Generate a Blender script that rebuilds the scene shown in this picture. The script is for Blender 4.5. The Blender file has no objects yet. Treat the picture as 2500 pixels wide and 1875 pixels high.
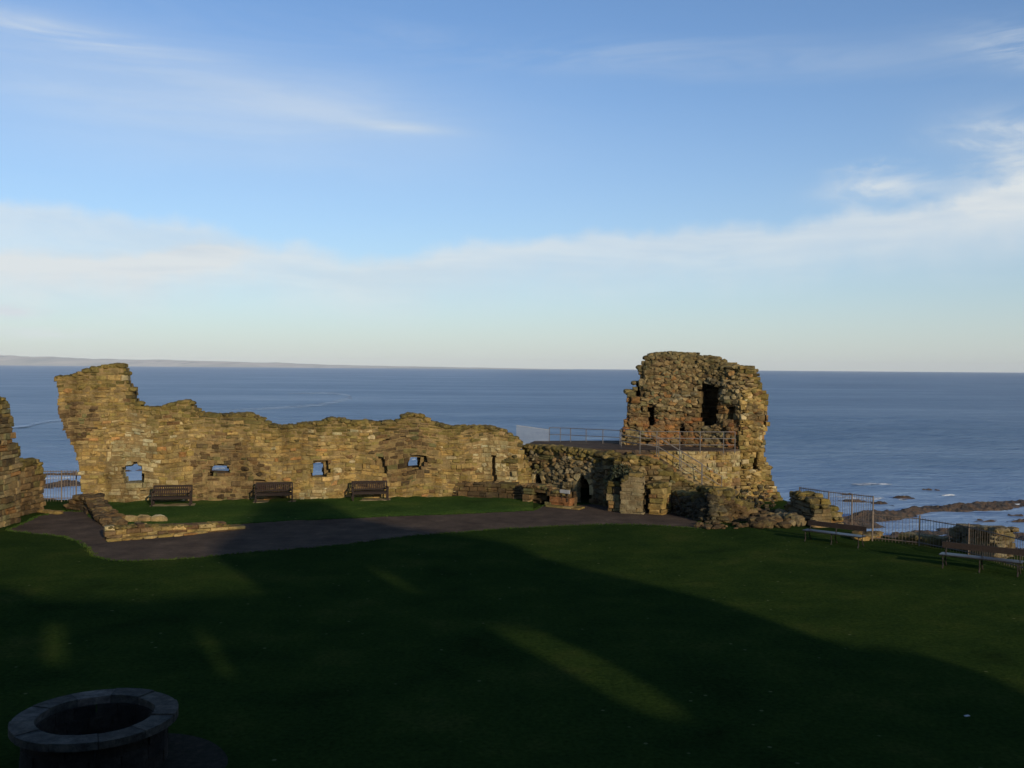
import bpy, math, random
from mathutils import Vector, Matrix, noise
random.seed(7)
SC = bpy.context.scene
COL = SC.collection
R = math.radians
uni = random.uniform

# ------------------------------------------------------------------ camera
CAMP = Vector((0, 0, 7.0)); F = 2400.0
PITCH, ROLL = math.atan(40.5/F), R(0.445)
RM = Matrix.Rotation(R(90)-PITCH, 3, 'X') @ Matrix.Rotation(ROLL, 3, 'Z')
cd = bpy.data.cameras.new('camera'); cam = bpy.data.objects.new('camera', cd); COL.objects.link(cam)
cam.location = CAMP; cam.rotation_euler = RM.to_euler()
cd.sensor_width = 36; cd.lens = F/2500*36; cd.clip_start = .1; cd.clip_end = 80000
SC.camera = cam

def ray(X, Y):
    return RM @ Vector(((X-1250)/F, -(Y-937.5)/F, -1))
def G(X, Y, z=0.0):
    d = ray(X, Y); t = (z-CAMP.z)/d.z
    return CAMP + d*t
def AT(X, dist, z=0.0):
    """plan position on picture column X at depth dist"""
    return Vector(((X-1250)/F*dist, dist, z))

# ------------------------------------------------------------------ sun
AZ = R(28); EL = R(14.5)
SHX, SHY = -math.sin(AZ), math.cos(AZ)            # where shadows point
SEA = -12.0

# ------------------------------------------------------------------ helpers
def tag(o, label=None, cat=None, group=None, kind=None):
    if label: o['label'] = label
    if cat: o['category'] = cat
    if group: o['group'] = group
    if kind: o['kind'] = kind
    return o
def empty(name, loc, label=None, cat=None, group=None, rz=0):
    o = bpy.data.objects.new(name, None); COL.objects.link(o)
    o.location = loc; o.rotation_euler = (0, 0, rz); o.empty_display_size = .3
    return tag(o, label, cat, group)

class MB:
    def __init__(s): s.v = []; s.f = []; s.c = []; s.m = []
    def add(s, vs, fs, col=(1, 1, 1), mi=0):
        b = len(s.v); s.v += [tuple(v) for v in vs]
        for f in fs:
            s.f.append([b+i for i in f]); s.c.append(col); s.m.append(mi)
    def hexa(s, p, col=(1, 1, 1), mi=0):
        s.add(p, [(0, 3, 2, 1), (4, 5, 6, 7), (0, 1, 5, 4), (1, 2, 6, 5), (2, 3, 7, 6), (3, 0, 4, 7)], col, mi)
    def box(s, c, d, col=(1, 1, 1), rz=0, bev=0.0, mi=0):
        x, y, z = d[0]/2, d[1]/2, d[2]/2
        cr, sr = math.cos(rz), math.sin(rz)
        def T(a, b, e): return (c[0]+a*cr-b*sr, c[1]+a*sr+b*cr, c[2]+e)
        if bev <= 0:
            s.hexa([T(-x, -y, -z), T(x, -y, -z), T(x, y, -z), T(-x, y, -z), T(-x, -y, z), T(x, -y, z), T(x, y, z), T(-x, y, z)], col, mi)
        else:
            b = bev
            q = [T(-x+b, -y+b, -z), T(x-b, -y+b, -z), T(x-b, y-b, -z), T(-x+b, y-b, -z),
                 T(-x, -y, -z+b), T(x, -y, -z+b), T(x, y, -z+b), T(-x, y, -z+b),
                 T(-x, -y, z-b), T(x, -y, z-b), T(x, y, z-b), T(-x, y, z-b),
                 T(-x+b, -y+b, z), T(x-b, -y+b, z), T(x-b, y-b, z), T(-x+b, y-b, z)]
            fs = [(0, 3, 2, 1), (12, 13, 14, 15)]
            for k in range(3):
                for i in range(4):
                    j = (i+1) % 4
                    fs.append((4*k+i, 4*k+j, 4*k+4+j, 4*k+4+i))
            s.add(q, fs, col, mi)
    def tube(s, pts, r, n=6, col=(1, 1, 1), mi=0, cap=True):
        pts = [Vector(p) for p in pts]; vs = []; fs = []
        rs = r if isinstance(r, (list, tuple)) else [r]*len(pts)
        for i, p in enumerate(pts):
            d = (pts[min(i+1, len(pts)-1)]-pts[max(i-1, 0)]).normalized()
            a = d.cross(Vector((0, 0, 1)))
            if a.length < .05: a = d.cross(Vector((1, 0, 0)))
            a.normalize(); b = d.cross(a)
            for k in range(n):
                t = 2*math.pi*k/n
                vs.append(p+(a*math.cos(t)+b*math.sin(t))*rs[i])
        for i in range(len(pts)-1):
            for k in range(n):
                k2 = (k+1) % n
                fs.append((i*n+k, i*n+k2, (i+1)*n+k2, (i+1)*n+k))
        if cap: fs += [tuple(range(n))[::-1], tuple(range((len(pts)-1)*n, len(pts)*n))]
        s.add(vs, fs, col, mi)
    def bar(s, a, b, w, h, col=(1, 1, 1), mi=0):
        """rectangular bar from a to b, w across (horizontal), h high"""
        a = Vector(a); b = Vector(b); d = (b-a).normalized()
        sd = d.cross(Vector((0, 0, 1)))
        if sd.length < .05: sd = Vector((1, 0, 0))
        sd.normalize(); up = sd.cross(d)
        p = []
        for q in (a, b):
            for i, j in ((-1, -1), (1, -1), (1, 1), (-1, 1)):
                p.append(q+sd*i*w/2+up*j*h/2)
        s.hexa(p, col, mi)
    def rock(s, c, d, col, rot=None, rough=.22):
        vs = []; rz = uni(0, 6.28) if rot is None else rot
        o = Vector((uni(0, 99), uni(0, 99), uni(0, 99)))
        cr, sr = math.cos(rz), math.sin(rz)
        for v in ICO[0]:
            w = Vector(v)
            m = max(abs(w.x), abs(w.y), abs(w.z)); w = w*(.55+.45/m*.8)      # squarish
            w *= 1+rough*noise.noise(w*1.3+o)*1.8
            x, y, z = w.x*d[0]/2, w.y*d[1]/2, w.z*d[2]/2
            vs.append((c[0]+x*cr-y*sr, c[1]+x*sr+y*cr, c[2]+z))
        s.add(vs, ICO[1], col)
    def build(s, name, mats, parent=None, origin=None, smooth=False, rotz=0):
        me = bpy.data.meshes.new(name)
        vs = s.v
        if origin is not None:
            cr, sr = math.cos(-rotz), math.sin(-rotz)
            vs = [((x-origin[0])*cr-(y-origin[1])*sr, (x-origin[0])*sr+(y-origin[1])*cr, z-origin[2]) for x, y, z in vs]
        me.from_pydata(vs, [], s.f)
        if not isinstance(mats, (list, tuple)): mats = [mats]
        for m in mats: me.materials.append(m)
        at = me.color_attributes.new('Col', 'FLOAT_COLOR', 'CORNER')
        buf = []
        for f, c in zip(s.f, s.c): buf += [c[0], c[1], c[2], 1.0]*len(f)
        at.data.foreach_set('color', buf)
        me.polygons.foreach_set('material_index', s.m)
        if smooth: me.polygons.foreach_set('use_smooth', [True]*len(s.f))
        me.update()
        o = bpy.data.objects.new(name, me); COL.objects.link(o)
        if parent is not None: o.parent = parent
        elif origin is not None: o.location = origin
        return o

def _ico():
    import bmesh
    bm = bmesh.new(); bmesh.ops.create_icosphere(bm, subdivisions=2, radius=1)
    vs = [tuple(v.co) for v in bm.verts]; fs = [tuple(v.index for v in f.verts) for f in bm.faces]
    bm.free(); return vs, fs
ICO = _ico()

# ------------------------------------------------------------------ materials
def mat(name, build):
    m = bpy.data.materials.new(name); m.use_nodes = True
    nt = m.node_tree; b = nt.nodes['Principled BSDF']
    build(nt, b); return m
def N(nt, t, **kw):
    n = nt.nodes.new(t)
    for k, v in kw.items():
        if k in n.inputs: n.inputs[k].default_value = v
        else: setattr(n, k, v)
    return n
def L(nt, a, b): nt.links.new(a, b)
def ramp(nt, fac, stops, interp='LINEAR'):
    r = nt.nodes.new('ShaderNodeValToRGB'); r.color_ramp.interpolation = interp
    e = r.color_ramp.elements
    e[0].position, e[0].color = stops[0][0], (*stops[0][1], 1)
    e[1].position, e[1].color = stops[-1][0], (*stops[-1][1], 1)
    for p, c in stops[1:-1]:
        k = e.new(p); k.color = (*c, 1)
    L(nt, fac, r.inputs[0]); return r.outputs[0]
def tnoise(nt, vec, scale, detail=4, rough=.6):
    n = N(nt, 'ShaderNodeTexNoise', Scale=scale, Detail=detail, Roughness=rough)
    if vec is not None: L(nt, vec, n.inputs['Vector'])
    return n.outputs['Fac']
def mixc(nt, fac, a, b, mode='MIX'):
    m = nt.nodes.new('ShaderNodeMix'); m.data_type = 'RGBA'; m.blend_type = mode
    for s, v in ((0, fac), (6, a), (7, b)):
        if hasattr(v, 'is_linked') or hasattr(v, 'links'): L(nt, v, m.inputs[s])
        else: m.inputs[s].default_value = v if s == 0 else (*v, 1)
    return m.outputs[2]
def M(nt, op, a, b=0.0, c=0.0):
    m = nt.nodes.new('ShaderNodeMath'); m.operation = op
    for i, v in enumerate((a, b, c)):
        if hasattr(v, 'links'): L(nt, v, m.inputs[i])
        else: m.inputs[i].default_value = v
    return m.outputs[0]
def bump(nt, b, h, dist, strength=1.0):
    n = N(nt, 'ShaderNodeBump', Strength=strength, Distance=dist)
    L(nt, h, n.inputs['Height']); L(nt, n.outputs[0], b.inputs['Normal'])
def pos(nt): return nt.nodes.new('ShaderNodeNewGeometry').outputs['Position']

def m_stone(nt, b):
    p = pos(nt); a = N(nt, 'ShaderNodeAttribute', attribute_name='Col').outputs['Color']
    v = ramp(nt, tnoise(nt, p, 2.3, 6, .65), [(.3, (.62, .62, .6)), (.5, (1, 1, 1)), (.72, (1.28, 1.22, 1.12))])
    mp = N(nt, 'ShaderNodeMapping'); mp.inputs['Scale'].default_value = (1, 1, 1.9); L(nt, p, mp.inputs['Vector'])
    wv = ramp(nt, tnoise(nt, mp.outputs[0], 2.6, 7, .72), [(.30, (.38, .33, .28)), (.42, (.80, .76, .70)), (.50, (1.15, 1.15, 1.12)), (.60, (.80, .86, .78)), (.74, (1.5, 1.45, 1.4))])
    a = mixc(nt, .66, a, mixc(nt, 1.0, a, wv, 'MULTIPLY'))
    mv = N(nt, 'ShaderNodeMapping'); mv.inputs['Scale'].default_value = (1.5, 1.5, .22); L(nt, p, mv.inputs['Vector'])
    run = ramp(nt, tnoise(nt, mv.outputs[0], 1.0, 5, .6), [(.32, (.47, .445, .37)), (.5, (.72, .71, .62)), (.68, (.90, .87, .75))])     # rain streaks
    a = mixc(nt, 1.0, a, run, 'MULTIPLY')
    c = mixc(nt, 1.0, a, v, 'MULTIPLY')
    v2 = ramp(nt, tnoise(nt, p, 17, 5, .7), [(.3, (.68, .66, .64)), (.55, (1, 1, 1)), (.75, (1.3, 1.28, 1.2))])
    c = mixc(nt, .85, c, v2, 'MULTIPLY')
    li = ramp(nt, tnoise(nt, p, 1.1, 4, .7), [(.56, (0, 0, 0)), (.68, (1, 1, 1))])       # lichen patches
    c = mixc(nt, M(nt, 'MULTIPLY', li, .5), c, (.17, .14, .045))
    L(nt, c, b.inputs['Base Color']); b.inputs['Roughness'].default_value = .95
    b.inputs['Specular IOR Level'].default_value = .15
    h = M(nt, 'ADD', M(nt, 'MULTIPLY', tnoise(nt, p, 5, 6, .7), 1.0), M(nt, 'MULTIPLY', tnoise(nt, p, 22, 4, .7), .35))
    bump(nt, b, h, .075, .9)
STONE = mat('weathered_sandstone', m_stone)

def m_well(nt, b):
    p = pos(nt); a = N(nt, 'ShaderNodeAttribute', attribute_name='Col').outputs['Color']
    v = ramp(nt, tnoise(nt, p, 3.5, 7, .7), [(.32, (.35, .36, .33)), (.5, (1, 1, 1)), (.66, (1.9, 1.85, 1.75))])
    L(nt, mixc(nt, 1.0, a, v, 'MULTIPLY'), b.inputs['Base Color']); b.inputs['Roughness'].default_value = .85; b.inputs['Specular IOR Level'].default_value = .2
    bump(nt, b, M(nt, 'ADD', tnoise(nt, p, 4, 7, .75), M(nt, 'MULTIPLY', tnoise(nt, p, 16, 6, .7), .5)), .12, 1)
WELLM = mat('shade_toned_stone', m_well)  # stone colour lowered to deepen the shade on the well

def m_grass(nt, b):
    p = pos(nt)
    s = N(nt, 'ShaderNodeMapping'); s.inputs['Scale'].default_value = (1, 1, 1); L(nt, p, s.inputs['Vector'])
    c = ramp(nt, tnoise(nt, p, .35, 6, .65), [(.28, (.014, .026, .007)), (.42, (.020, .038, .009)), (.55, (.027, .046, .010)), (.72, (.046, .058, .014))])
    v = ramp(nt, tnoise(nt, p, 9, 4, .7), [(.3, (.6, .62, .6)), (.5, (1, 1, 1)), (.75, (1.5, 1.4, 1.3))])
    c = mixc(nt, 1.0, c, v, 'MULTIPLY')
    sp = N(nt, 'ShaderNodeTexVoronoi', Scale=1.3); L(nt, p, sp.inputs['Vector'])
    d = ramp(nt, sp.outputs['Distance'], [(.035, (1, 1, 1)), (.07, (0, 0, 0))])            # daisies and leaves
    c = mixc(nt, M(nt, 'MULTIPLY', d, .4), c, (.22, .22, .1))
    L(nt, c, b.inputs['Base Color']); b.inputs['Roughness'].default_value = 1
    b.inputs['Specular IOR Level'].default_value = .0
    h = M(nt, 'ADD', tnoise(nt, p, 14, 5, .8), M(nt, 'MULTIPLY', tnoise(nt, p, 1.2, 3), 2))
    bump(nt, b, h, .07, .8)
GRASS = mat('mown_grass', m_grass)
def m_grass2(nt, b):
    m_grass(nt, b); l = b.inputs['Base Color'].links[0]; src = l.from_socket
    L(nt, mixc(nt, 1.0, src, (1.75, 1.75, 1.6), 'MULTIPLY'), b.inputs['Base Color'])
GRASS2 = mat('sunlit_tone_grass', m_grass2)  # mown grass with sunlight put into a lighter colour, for the bank

def m_gravel(nt, b):
    p = pos(nt)
    c = ramp(nt, tnoise(nt, p, .8, 6, .7), [(.3, (.042, .030, .022)), (.45, (.066, .048, .034)), (.58, (.09, .065, .045)), (.75, (.15, .11, .07))])
    v = ramp(nt, tnoise(nt, p, 24, 4, .8), [(.3, (.55, .55, .55)), (.5, (1, 1, 1)), (.72, (1.7, 1.6, 1.5))])
    c = mixc(nt, 1.0, c, v, 'MULTIPLY')
    L(nt, c, b.inputs['Base Color']); b.inputs['Roughness'].default_value = 1
    b.inputs['Specular IOR Level'].default_value = .1
    bump(nt, b, tnoise(nt, p, 20, 5, .8), .05, .8)
GRAVEL = mat('brown_gravel', m_gravel)
def m_shadepave(nt, b):
    p = pos(nt); c = ramp(nt, tnoise(nt, p, 5, 7, .75), [(.3, (.012, .014, .008)), (.5, (.026, .024, .016)), (.7, (.05, .04, .028))])
    L(nt, c, b.inputs['Base Color']); b.inputs['Roughness'].default_value = 1; b.inputs['Specular IOR Level'].default_value = .05; bump(nt, b, tnoise(nt, p, 12, 5, .8), .04, .8)
SHADEPAVE = mat('shade_toned_paving', m_shadepave)  # gravel tone darkened, the shade round the well put into it

def m_rock(nt, b):
    p = pos(nt)
    c = ramp(nt, tnoise(nt, p, .8, 8, .75), [(.3, (.012, .011, .010)), (.46, (.03, .024, .018)), (.56, (.10, .058, .03)), (.62, (.035, .028, .018)), (.8, (.05, .048, .018))])
    L(nt, c, b.inputs['Base Color']); b.inputs['Roughness'].default_value = .85
    bump(nt, b, tnoise(nt, p, 1.5, 8, .75), .5, 1)
SHORE = mat('seaweed_covered_rock', m_rock)
def m_cliff(nt, b):
    p = pos(nt)
    c = ramp(nt, tnoise(nt, p, .6, 7, .7), [(.3, (.05, .045, .03)), (.5, (.11, .085, .05)), (.75, (.2, .15, .09))])
    L(nt, c, b.inputs['Base Color']); b.inputs['Roughness'].default_value = .95
    bump(nt, b, tnoise(nt, p, 2, 8, .7), .3, 1)
CLIFF = mat('cliff_rock', m_cliff)

def mul_(nt, a, k): return M(nt, 'MULTIPLY', a, k)
def m_sea(nt, b):
    p = pos(nt)
    mp = N(nt, 'ShaderNodeMapping'); mp.inputs['Scale'].default_value = (.35, 1, 1); mp.inputs['Rotation'].default_value = (0, 0, R(8)); L(nt, p, mp.inputs['Vector'])
    big = N(nt, 'ShaderNodeMapping'); big.inputs['Scale'].default_value = (.3, 1, 1); L(nt, p, big.inputs['Vector'])
    band = M(nt, 'ADD', mul_(nt, tnoise(nt, big.outputs[0], .012, 5, .6), .55), mul_(nt, tnoise(nt, big.outputs[0], .09, 6, .7), .45))
    c = ramp(nt, band, [(.34, (.070, .132, .205)), (.5, (.122, .198, .285)), (.64, (.195, .28, .365))])
    sxx = nt.nodes.new('ShaderNodeSeparateXYZ'); L(nt, p, sxx.inputs[0])
    left_pale = nt.nodes.new('ShaderNodeMapRange'); left_pale.interpolation_type = 'SMOOTHSTEP'; L(nt, sxx.outputs[0], left_pale.inputs[0]); left_pale.inputs[1].default_value = 120; left_pale.inputs[2].default_value = -160
    c = mixc(nt, left_pale.outputs[0], c, mixc(nt, 1.0, c, (1.38, 1.30, 1.23), 'MULTIPLY'))      # paler towards the left
    sh2 = nt.nodes.new('ShaderNodeMapRange'); sh2.interpolation_type = 'SMOOTHSTEP'; L(nt, sxx.outputs[1], sh2.inputs[0]); sh2.inputs[1].default_value = 240; sh2.inputs[2].default_value = 120
    c = mixc(nt, sh2.outputs[0], c, mixc(nt, 1.0, c, (1.45, 1.38, 1.40), 'MULTIPLY'))      # shallow water over the rock shelf, sky reflection put into its colour
    L(nt, c, b.inputs['Base Color'])
    b.inputs['Roughness'].default_value = .42; b.inputs['IOR'].default_value = 1.33
    w1 = tnoise(nt, mp.outputs[0], .12, 3, .5); w2 = tnoise(nt, mp.outputs[0], .55, 5, .6); w3 = tnoise(nt, mp.outputs[0], 3, 4, .6)
    h = M(nt, 'ADD', M(nt, 'MULTIPLY', w1, 2.2), M(nt, 'ADD', w2, M(nt, 'MULTIPLY', w3, .2)))
    bump(nt, b, h, 1.5, .8)
SEAM = mat('sea_water', m_sea)

def m_foam(nt, b):
    p = pos(nt)
    b.inputs['Base Color'].default_value = (.62, .66, .68, 1); b.inputs['Roughness'].default_value = .8
    m_ = N(nt, 'ShaderNodeMapping'); m_.inputs['Scale'].default_value = (.45, 1, 1); L(nt, p, m_.inputs['Vector'])
    L(nt, ramp(nt, tnoise(nt, m_.outputs[0], 1.1, 8, .75), [(.42, (0, 0, 0)), (.58, (1, 1, 1))]), b.inputs['Alpha'])
    bump(nt, b, tnoise(nt, p, 2, 6, .8), .4, 1)
FOAM = mat('white_foam', m_foam)
def m_slick(nt, b):
    b.inputs['Base Color'].default_value = (.06, .13, .2, 1); b.inputs['Roughness'].default_value = .5
    p = pos(nt)
    tr = N(nt, 'ShaderNodeBsdfTransparent'); mx = nt.nodes.new('ShaderNodeMixShader')
    f = ramp(nt, tnoise(nt, p, .07, 7, .75), [(.36, (.15, .15, .15)), (.62, (.85, .85, .85))])
    L(nt, f, mx.inputs[0]); L(nt, tr.outputs[0], mx.inputs[1]); L(nt, b.outputs[0], mx.inputs[2])
    L(nt, mx.outputs[0], nt.nodes['Material Output'].inputs['Surface'])
    b.inputs['Base Color'].default_value = (.42, .52, .58, 1)
SLICK = mat('slack_water', m_slick)

def m_hills(nt, b):
    p = pos(nt)
    mp = N(nt, 'ShaderNodeMapping'); mp.inputs['Scale'].default_value = (1, .4, 3); L(nt, p, mp.inputs['Vector'])
    c = ramp(nt, tnoise(nt, mp.outputs[0], .0016, 6, .65), [(.35, (.38, .40, .37)), (.5, (.50, .49, .43)), (.6, (.62, .58, .50)), (.7, (.36, .38, .35))])
    L(nt, c, b.inputs['Base Color']); b.inputs['Roughness'].default_value = 1
HILLS = mat('far_farmland', m_hills)  # pale fields, with some distance haze put into the colour

def m_wood(nt, b):
    p = pos(nt); a = N(nt, 'ShaderNodeAttribute', attribute_name='Col').outputs['Color']
    v = ramp(nt, tnoise(nt, p, 12, 5, .7), [(.3, (.6, .6, .6)), (.7, (1.3, 1.25, 1.2))])
    L(nt, mixc(nt, 1, a, v, 'MULTIPLY'), b.inputs['Base Color']); b.inputs['Roughness'].default_value = .75; b.inputs['Specular IOR Level'].default_value = .2
WOOD = mat('dark_weathered_wood', m_wood)
def m_gloss(nt, b):
    p = pos(nt)
    L(nt, ramp(nt, tnoise(nt, p, 8, 5), [(.3, (.012, .011, .010)), (.7, (.022, .019, .016))]), b.inputs['Base Color'])
    b.inputs['Roughness'].default_value = .36
PLANK = mat('varnished_plank', m_gloss)
def m_iron(nt, b):
    p = pos(nt)
    L(nt, ramp(nt, tnoise(nt, p, 6, 5), [(.35, (.018, .017, .016)), (.7, (.045, .033, .025))]), b.inputs['Base Color'])
    b.inputs['Roughness'].default_value = .75; b.inputs['Specular IOR Level'].default_value = .2
IRON = mat('dark_painted_iron', m_iron)
def m_rail(nt, b):
    p = pos(nt)
    L(nt, ramp(nt, tnoise(nt, p, 5, 5), [(.35, (.10, .095, .09)), (.7, (.16, .14, .12))]), b.inputs['Base Color'])
    b.inputs['Roughness'].default_value = .55; b.inputs['Metallic'].default_value = .3
RAIL = mat('grey_galvanised_rail', m_rail)
def m_white(nt, b):
    p = pos(nt)
    L(nt, ramp(nt, tnoise(nt, p, 5, 5), [(.3, (.30, .30, .29)), (.7, (.42, .42, .40))]), b.inputs['Base Color'])
    b.inputs['Roughness'].default_value = .6
WHITE = mat('white_paint', m_white)
def m_rust(nt, b):
    p = pos(nt)
    L(nt, ramp(nt, tnoise(nt, p, 6, 5), [(.35, (.10, .075, .055)), (.7, (.17, .13, .09))]), b.inputs['Base Color'])
    b.inputs['Roughness'].default_value = .7
RUST = mat('weathered_brown_railing', m_rust)
def m_leaf(nt, b):
    p = pos(nt)
    L(nt, ramp(nt, tnoise(nt, p, 4, 4), [(.35, (.014, .02, .008)), (.7, (.04, .05, .018))]), b.inputs['Base Color'])
    b.inputs['Roughness'].default_value = .7
LEAF = mat('dark_ivy_leaf', m_leaf)

# ------------------------------------------------------------------ masonry
def vary(c, k=.16):
    s = 1+uni(-k, k); t = uni(-.06, .06)
    return (c[0]*s*(1+t), c[1]*s, c[2]*s*(1-t))
TAN = [((.38, .27, .115), 6), ((.43, .315, .15), 3), ((.33, .23, .09), 5), ((.26, .18, .075), 2.4), ((.52, .42, .26), .7), ((.44, .24, .10), .5), ((.18, .11, .055), .8), ((.28, .215, .08), 3)]
MOSS = [((.20, .155, .055), 5), ((.155, .125, .05), 4), ((.26, .195, .085), 3), ((.12, .095, .045), 2)]
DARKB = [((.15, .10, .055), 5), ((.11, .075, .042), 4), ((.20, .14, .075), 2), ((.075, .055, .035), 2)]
BROWN = [((.21, .14, .075), 5), ((.15, .10, .055), 4), ((.27, .19, .10), 3), ((.10, .07, .04), 2), ((.17, .15, .07), 2)]
GREYB = [((.24, .20, .135), 5), ((.18, .15, .10), 4), ((.30, .25, .17), 2), ((.13, .11, .07), 2), ((.24, .17, .09), 2)]
TOWER = [((.25, .185, .10), 5), ((.19, .14, .075), 4), ((.31, .24, .14), 3), ((.12, .085, .05), 2.4), ((.30, .17, .075), 1.6), ((.20, .18, .10), 2)]
PALE = [((.42, .35, .21), 5), ((.36, .28, .15), 4), ((.48, .42, .28), 2), ((.30, .22, .12), 2)]
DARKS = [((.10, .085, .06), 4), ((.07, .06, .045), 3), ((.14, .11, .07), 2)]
RED = [((.28, .13, .06), 2), ((.24, .15, .08), 3), ((.20, .14, .08), 3), ((.32, .17, .07), 1.5)]
def pick(pal):
    t = uni(0, sum(w for _, w in pal))
    for c, w in pal:
        t -= w
        if t <= 0: return vary(c)
    return vary(pal[0][0])

def crossings(poly, z):
    xs = []; n = len(poly)
    for i in range(n):
        (u1, z1), (u2, z2) = poly[i], poly[(i+1) % n]
        if (z1 <= z < z2) or (z2 <= z < z1):
            xs.append(u1+(z-z1)*(u2-u1)/(z2-z1))
    return xs
def ivals(outer, holes, z, pad=0.0):
    xs = sorted(crossings(outer, z)); iv = [(xs[i]+pad, xs[i+1]-pad) for i in range(0, len(xs)-1, 2)]
    for h in holes:
        hx = sorted(crossings(h, z))
        for k in range(0, len(hx)-1, 2):
            a, b = hx[k]-pad, hx[k+1]+pad; nv = []
            for (s, e) in iv:
                if b <= s or a >= e: nv.append((s, e)); continue
                if a > s: nv.append((s, a))
                if b < e: nv.append((b, e))
            iv = nv
    return [(s, e) for s, e in iv if e-s > .06]

class Surf:
    """a vertical surface over a plan polyline; (u, z, n) -> world, n outward towards the viewer side"""
    def __init__(s, pts, warp=.05, batter=0.0, z0=0):
        s.p = [Vector((q[0], q[1])) for q in pts]; s.w = warp; s.b = batter; s.z0 = z0
        s.s = [0]
        for a, b in zip(s.p, s.p[1:]): s.s.append(s.s[-1]+(b-a).length)
        s.off = uni(0, 50)
    def seg(s, u):
        for i in range(len(s.p)-1):
            if u < s.s[i+1] or i == len(s.p)-2: return i
    def nrm(s, i):
        d = (s.p[i+1]-s.p[i]).normalized(); return Vector((d.y, -d.x))
    def __call__(s, u, z, n):
        i = s.seg(u); d = (s.p[i+1]-s.p[i]).normalized()
        q = s.p[i]+d*(u-s.s[i]); nn = s.nrm(i)
        # blended normal near joints
        if i+1 < len(s.p)-1 and s.s[i+1]-u < .5: nn = (nn+s.nrm(i+1)*(.5-(s.s[i+1]-u))).normalized()
        if i > 0 and u-s.s[i] < .5: nn = (nn+s.nrm(i-1)*(.5-(u-s.s[i]))).normalized()
        n2 = n+.5*s.w*noise.noise(Vector((u*.5, z*.6, s.off)))*2 - s.b*(z-s.z0)
        zz = z+s.w*noise.noise(Vector((u*.55+s.off, z*.5, 3.1)))*1.2
        return Vector((q.x+nn.x*n2, q.y+nn.y*n2, zz))
    def hit(s, X, Y):
        """picture point -> (u, z) on this surface"""
        d = ray(X, Y); best = None; n = len(s.p)-1
        for i in range(n):
            a, b = s.p[i], s.p[i+1]; e = b-a
            det = d.x*(-e.y)+e.x*d.y
            if abs(det) < 1e-9: continue
            t = (a.x*(-e.y)+e.x*a.y)/det
            k = (d.x*a.y-d.y*a.x)/det
            # solve d*t = a + e*k
            lo = -9 if i == 0 else -1e-6; hi = 9 if i == n-1 else 1+1e-6
            if t > 0 and lo <= k <= hi:
                c = (t, s.s[i]+k*e.length, CAMP.z+d.z*t)
                if best is None or c[0] < best[0]: best = c
        return (best[1], best[2])

def stone(mb, S, u0, u1, z0, z1, out, depth, col, jit, bev):
    j = lambda k=1: uni(-jit, jit)*k
    g = .006
    q = [(u0+g, z0+g), (u1-g, z0+g), (u1-g, z1-g), (u0+g, z1-g)]
    rim = [(a+j(.4), b+j(.4)) for a, b in q]
    cu, cz = (u0+u1)/2, (z0+z1)/2
    bu = min(bev, (u1-u0)*.3); bz = min(bev, (z1-z0)*.3)
    ins = []
    for (a, b) in rim:
        ins.append((a+(bu if a < cu else -bu)*uni(.5, 1.5), b+(bz if b < cz else -bz)*uni(.5, 1.5)))
    tilt = uni(-.5, .5)*jit; tilu = uni(-.5, .5)*jit
    vs = [S(a, b, -depth) for a, b in q]
    vs += [S(a, b, out-bev*uni(.6, 1.3)) for a, b in rim]
    vs += [S(a, b, out+(tilt if b > cz else -tilt)+(tilu if a > cu else -tilu)) for a, b in ins]
    fs = [(8, 9, 10, 11)]
    for i in range(4):
        k = (i+1) % 4
        fs += [(i, k, 4+k, 4+i), (4+i, 4+k, 8+k, 8+i)]
    mb.add(vs, fs, col)

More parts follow.
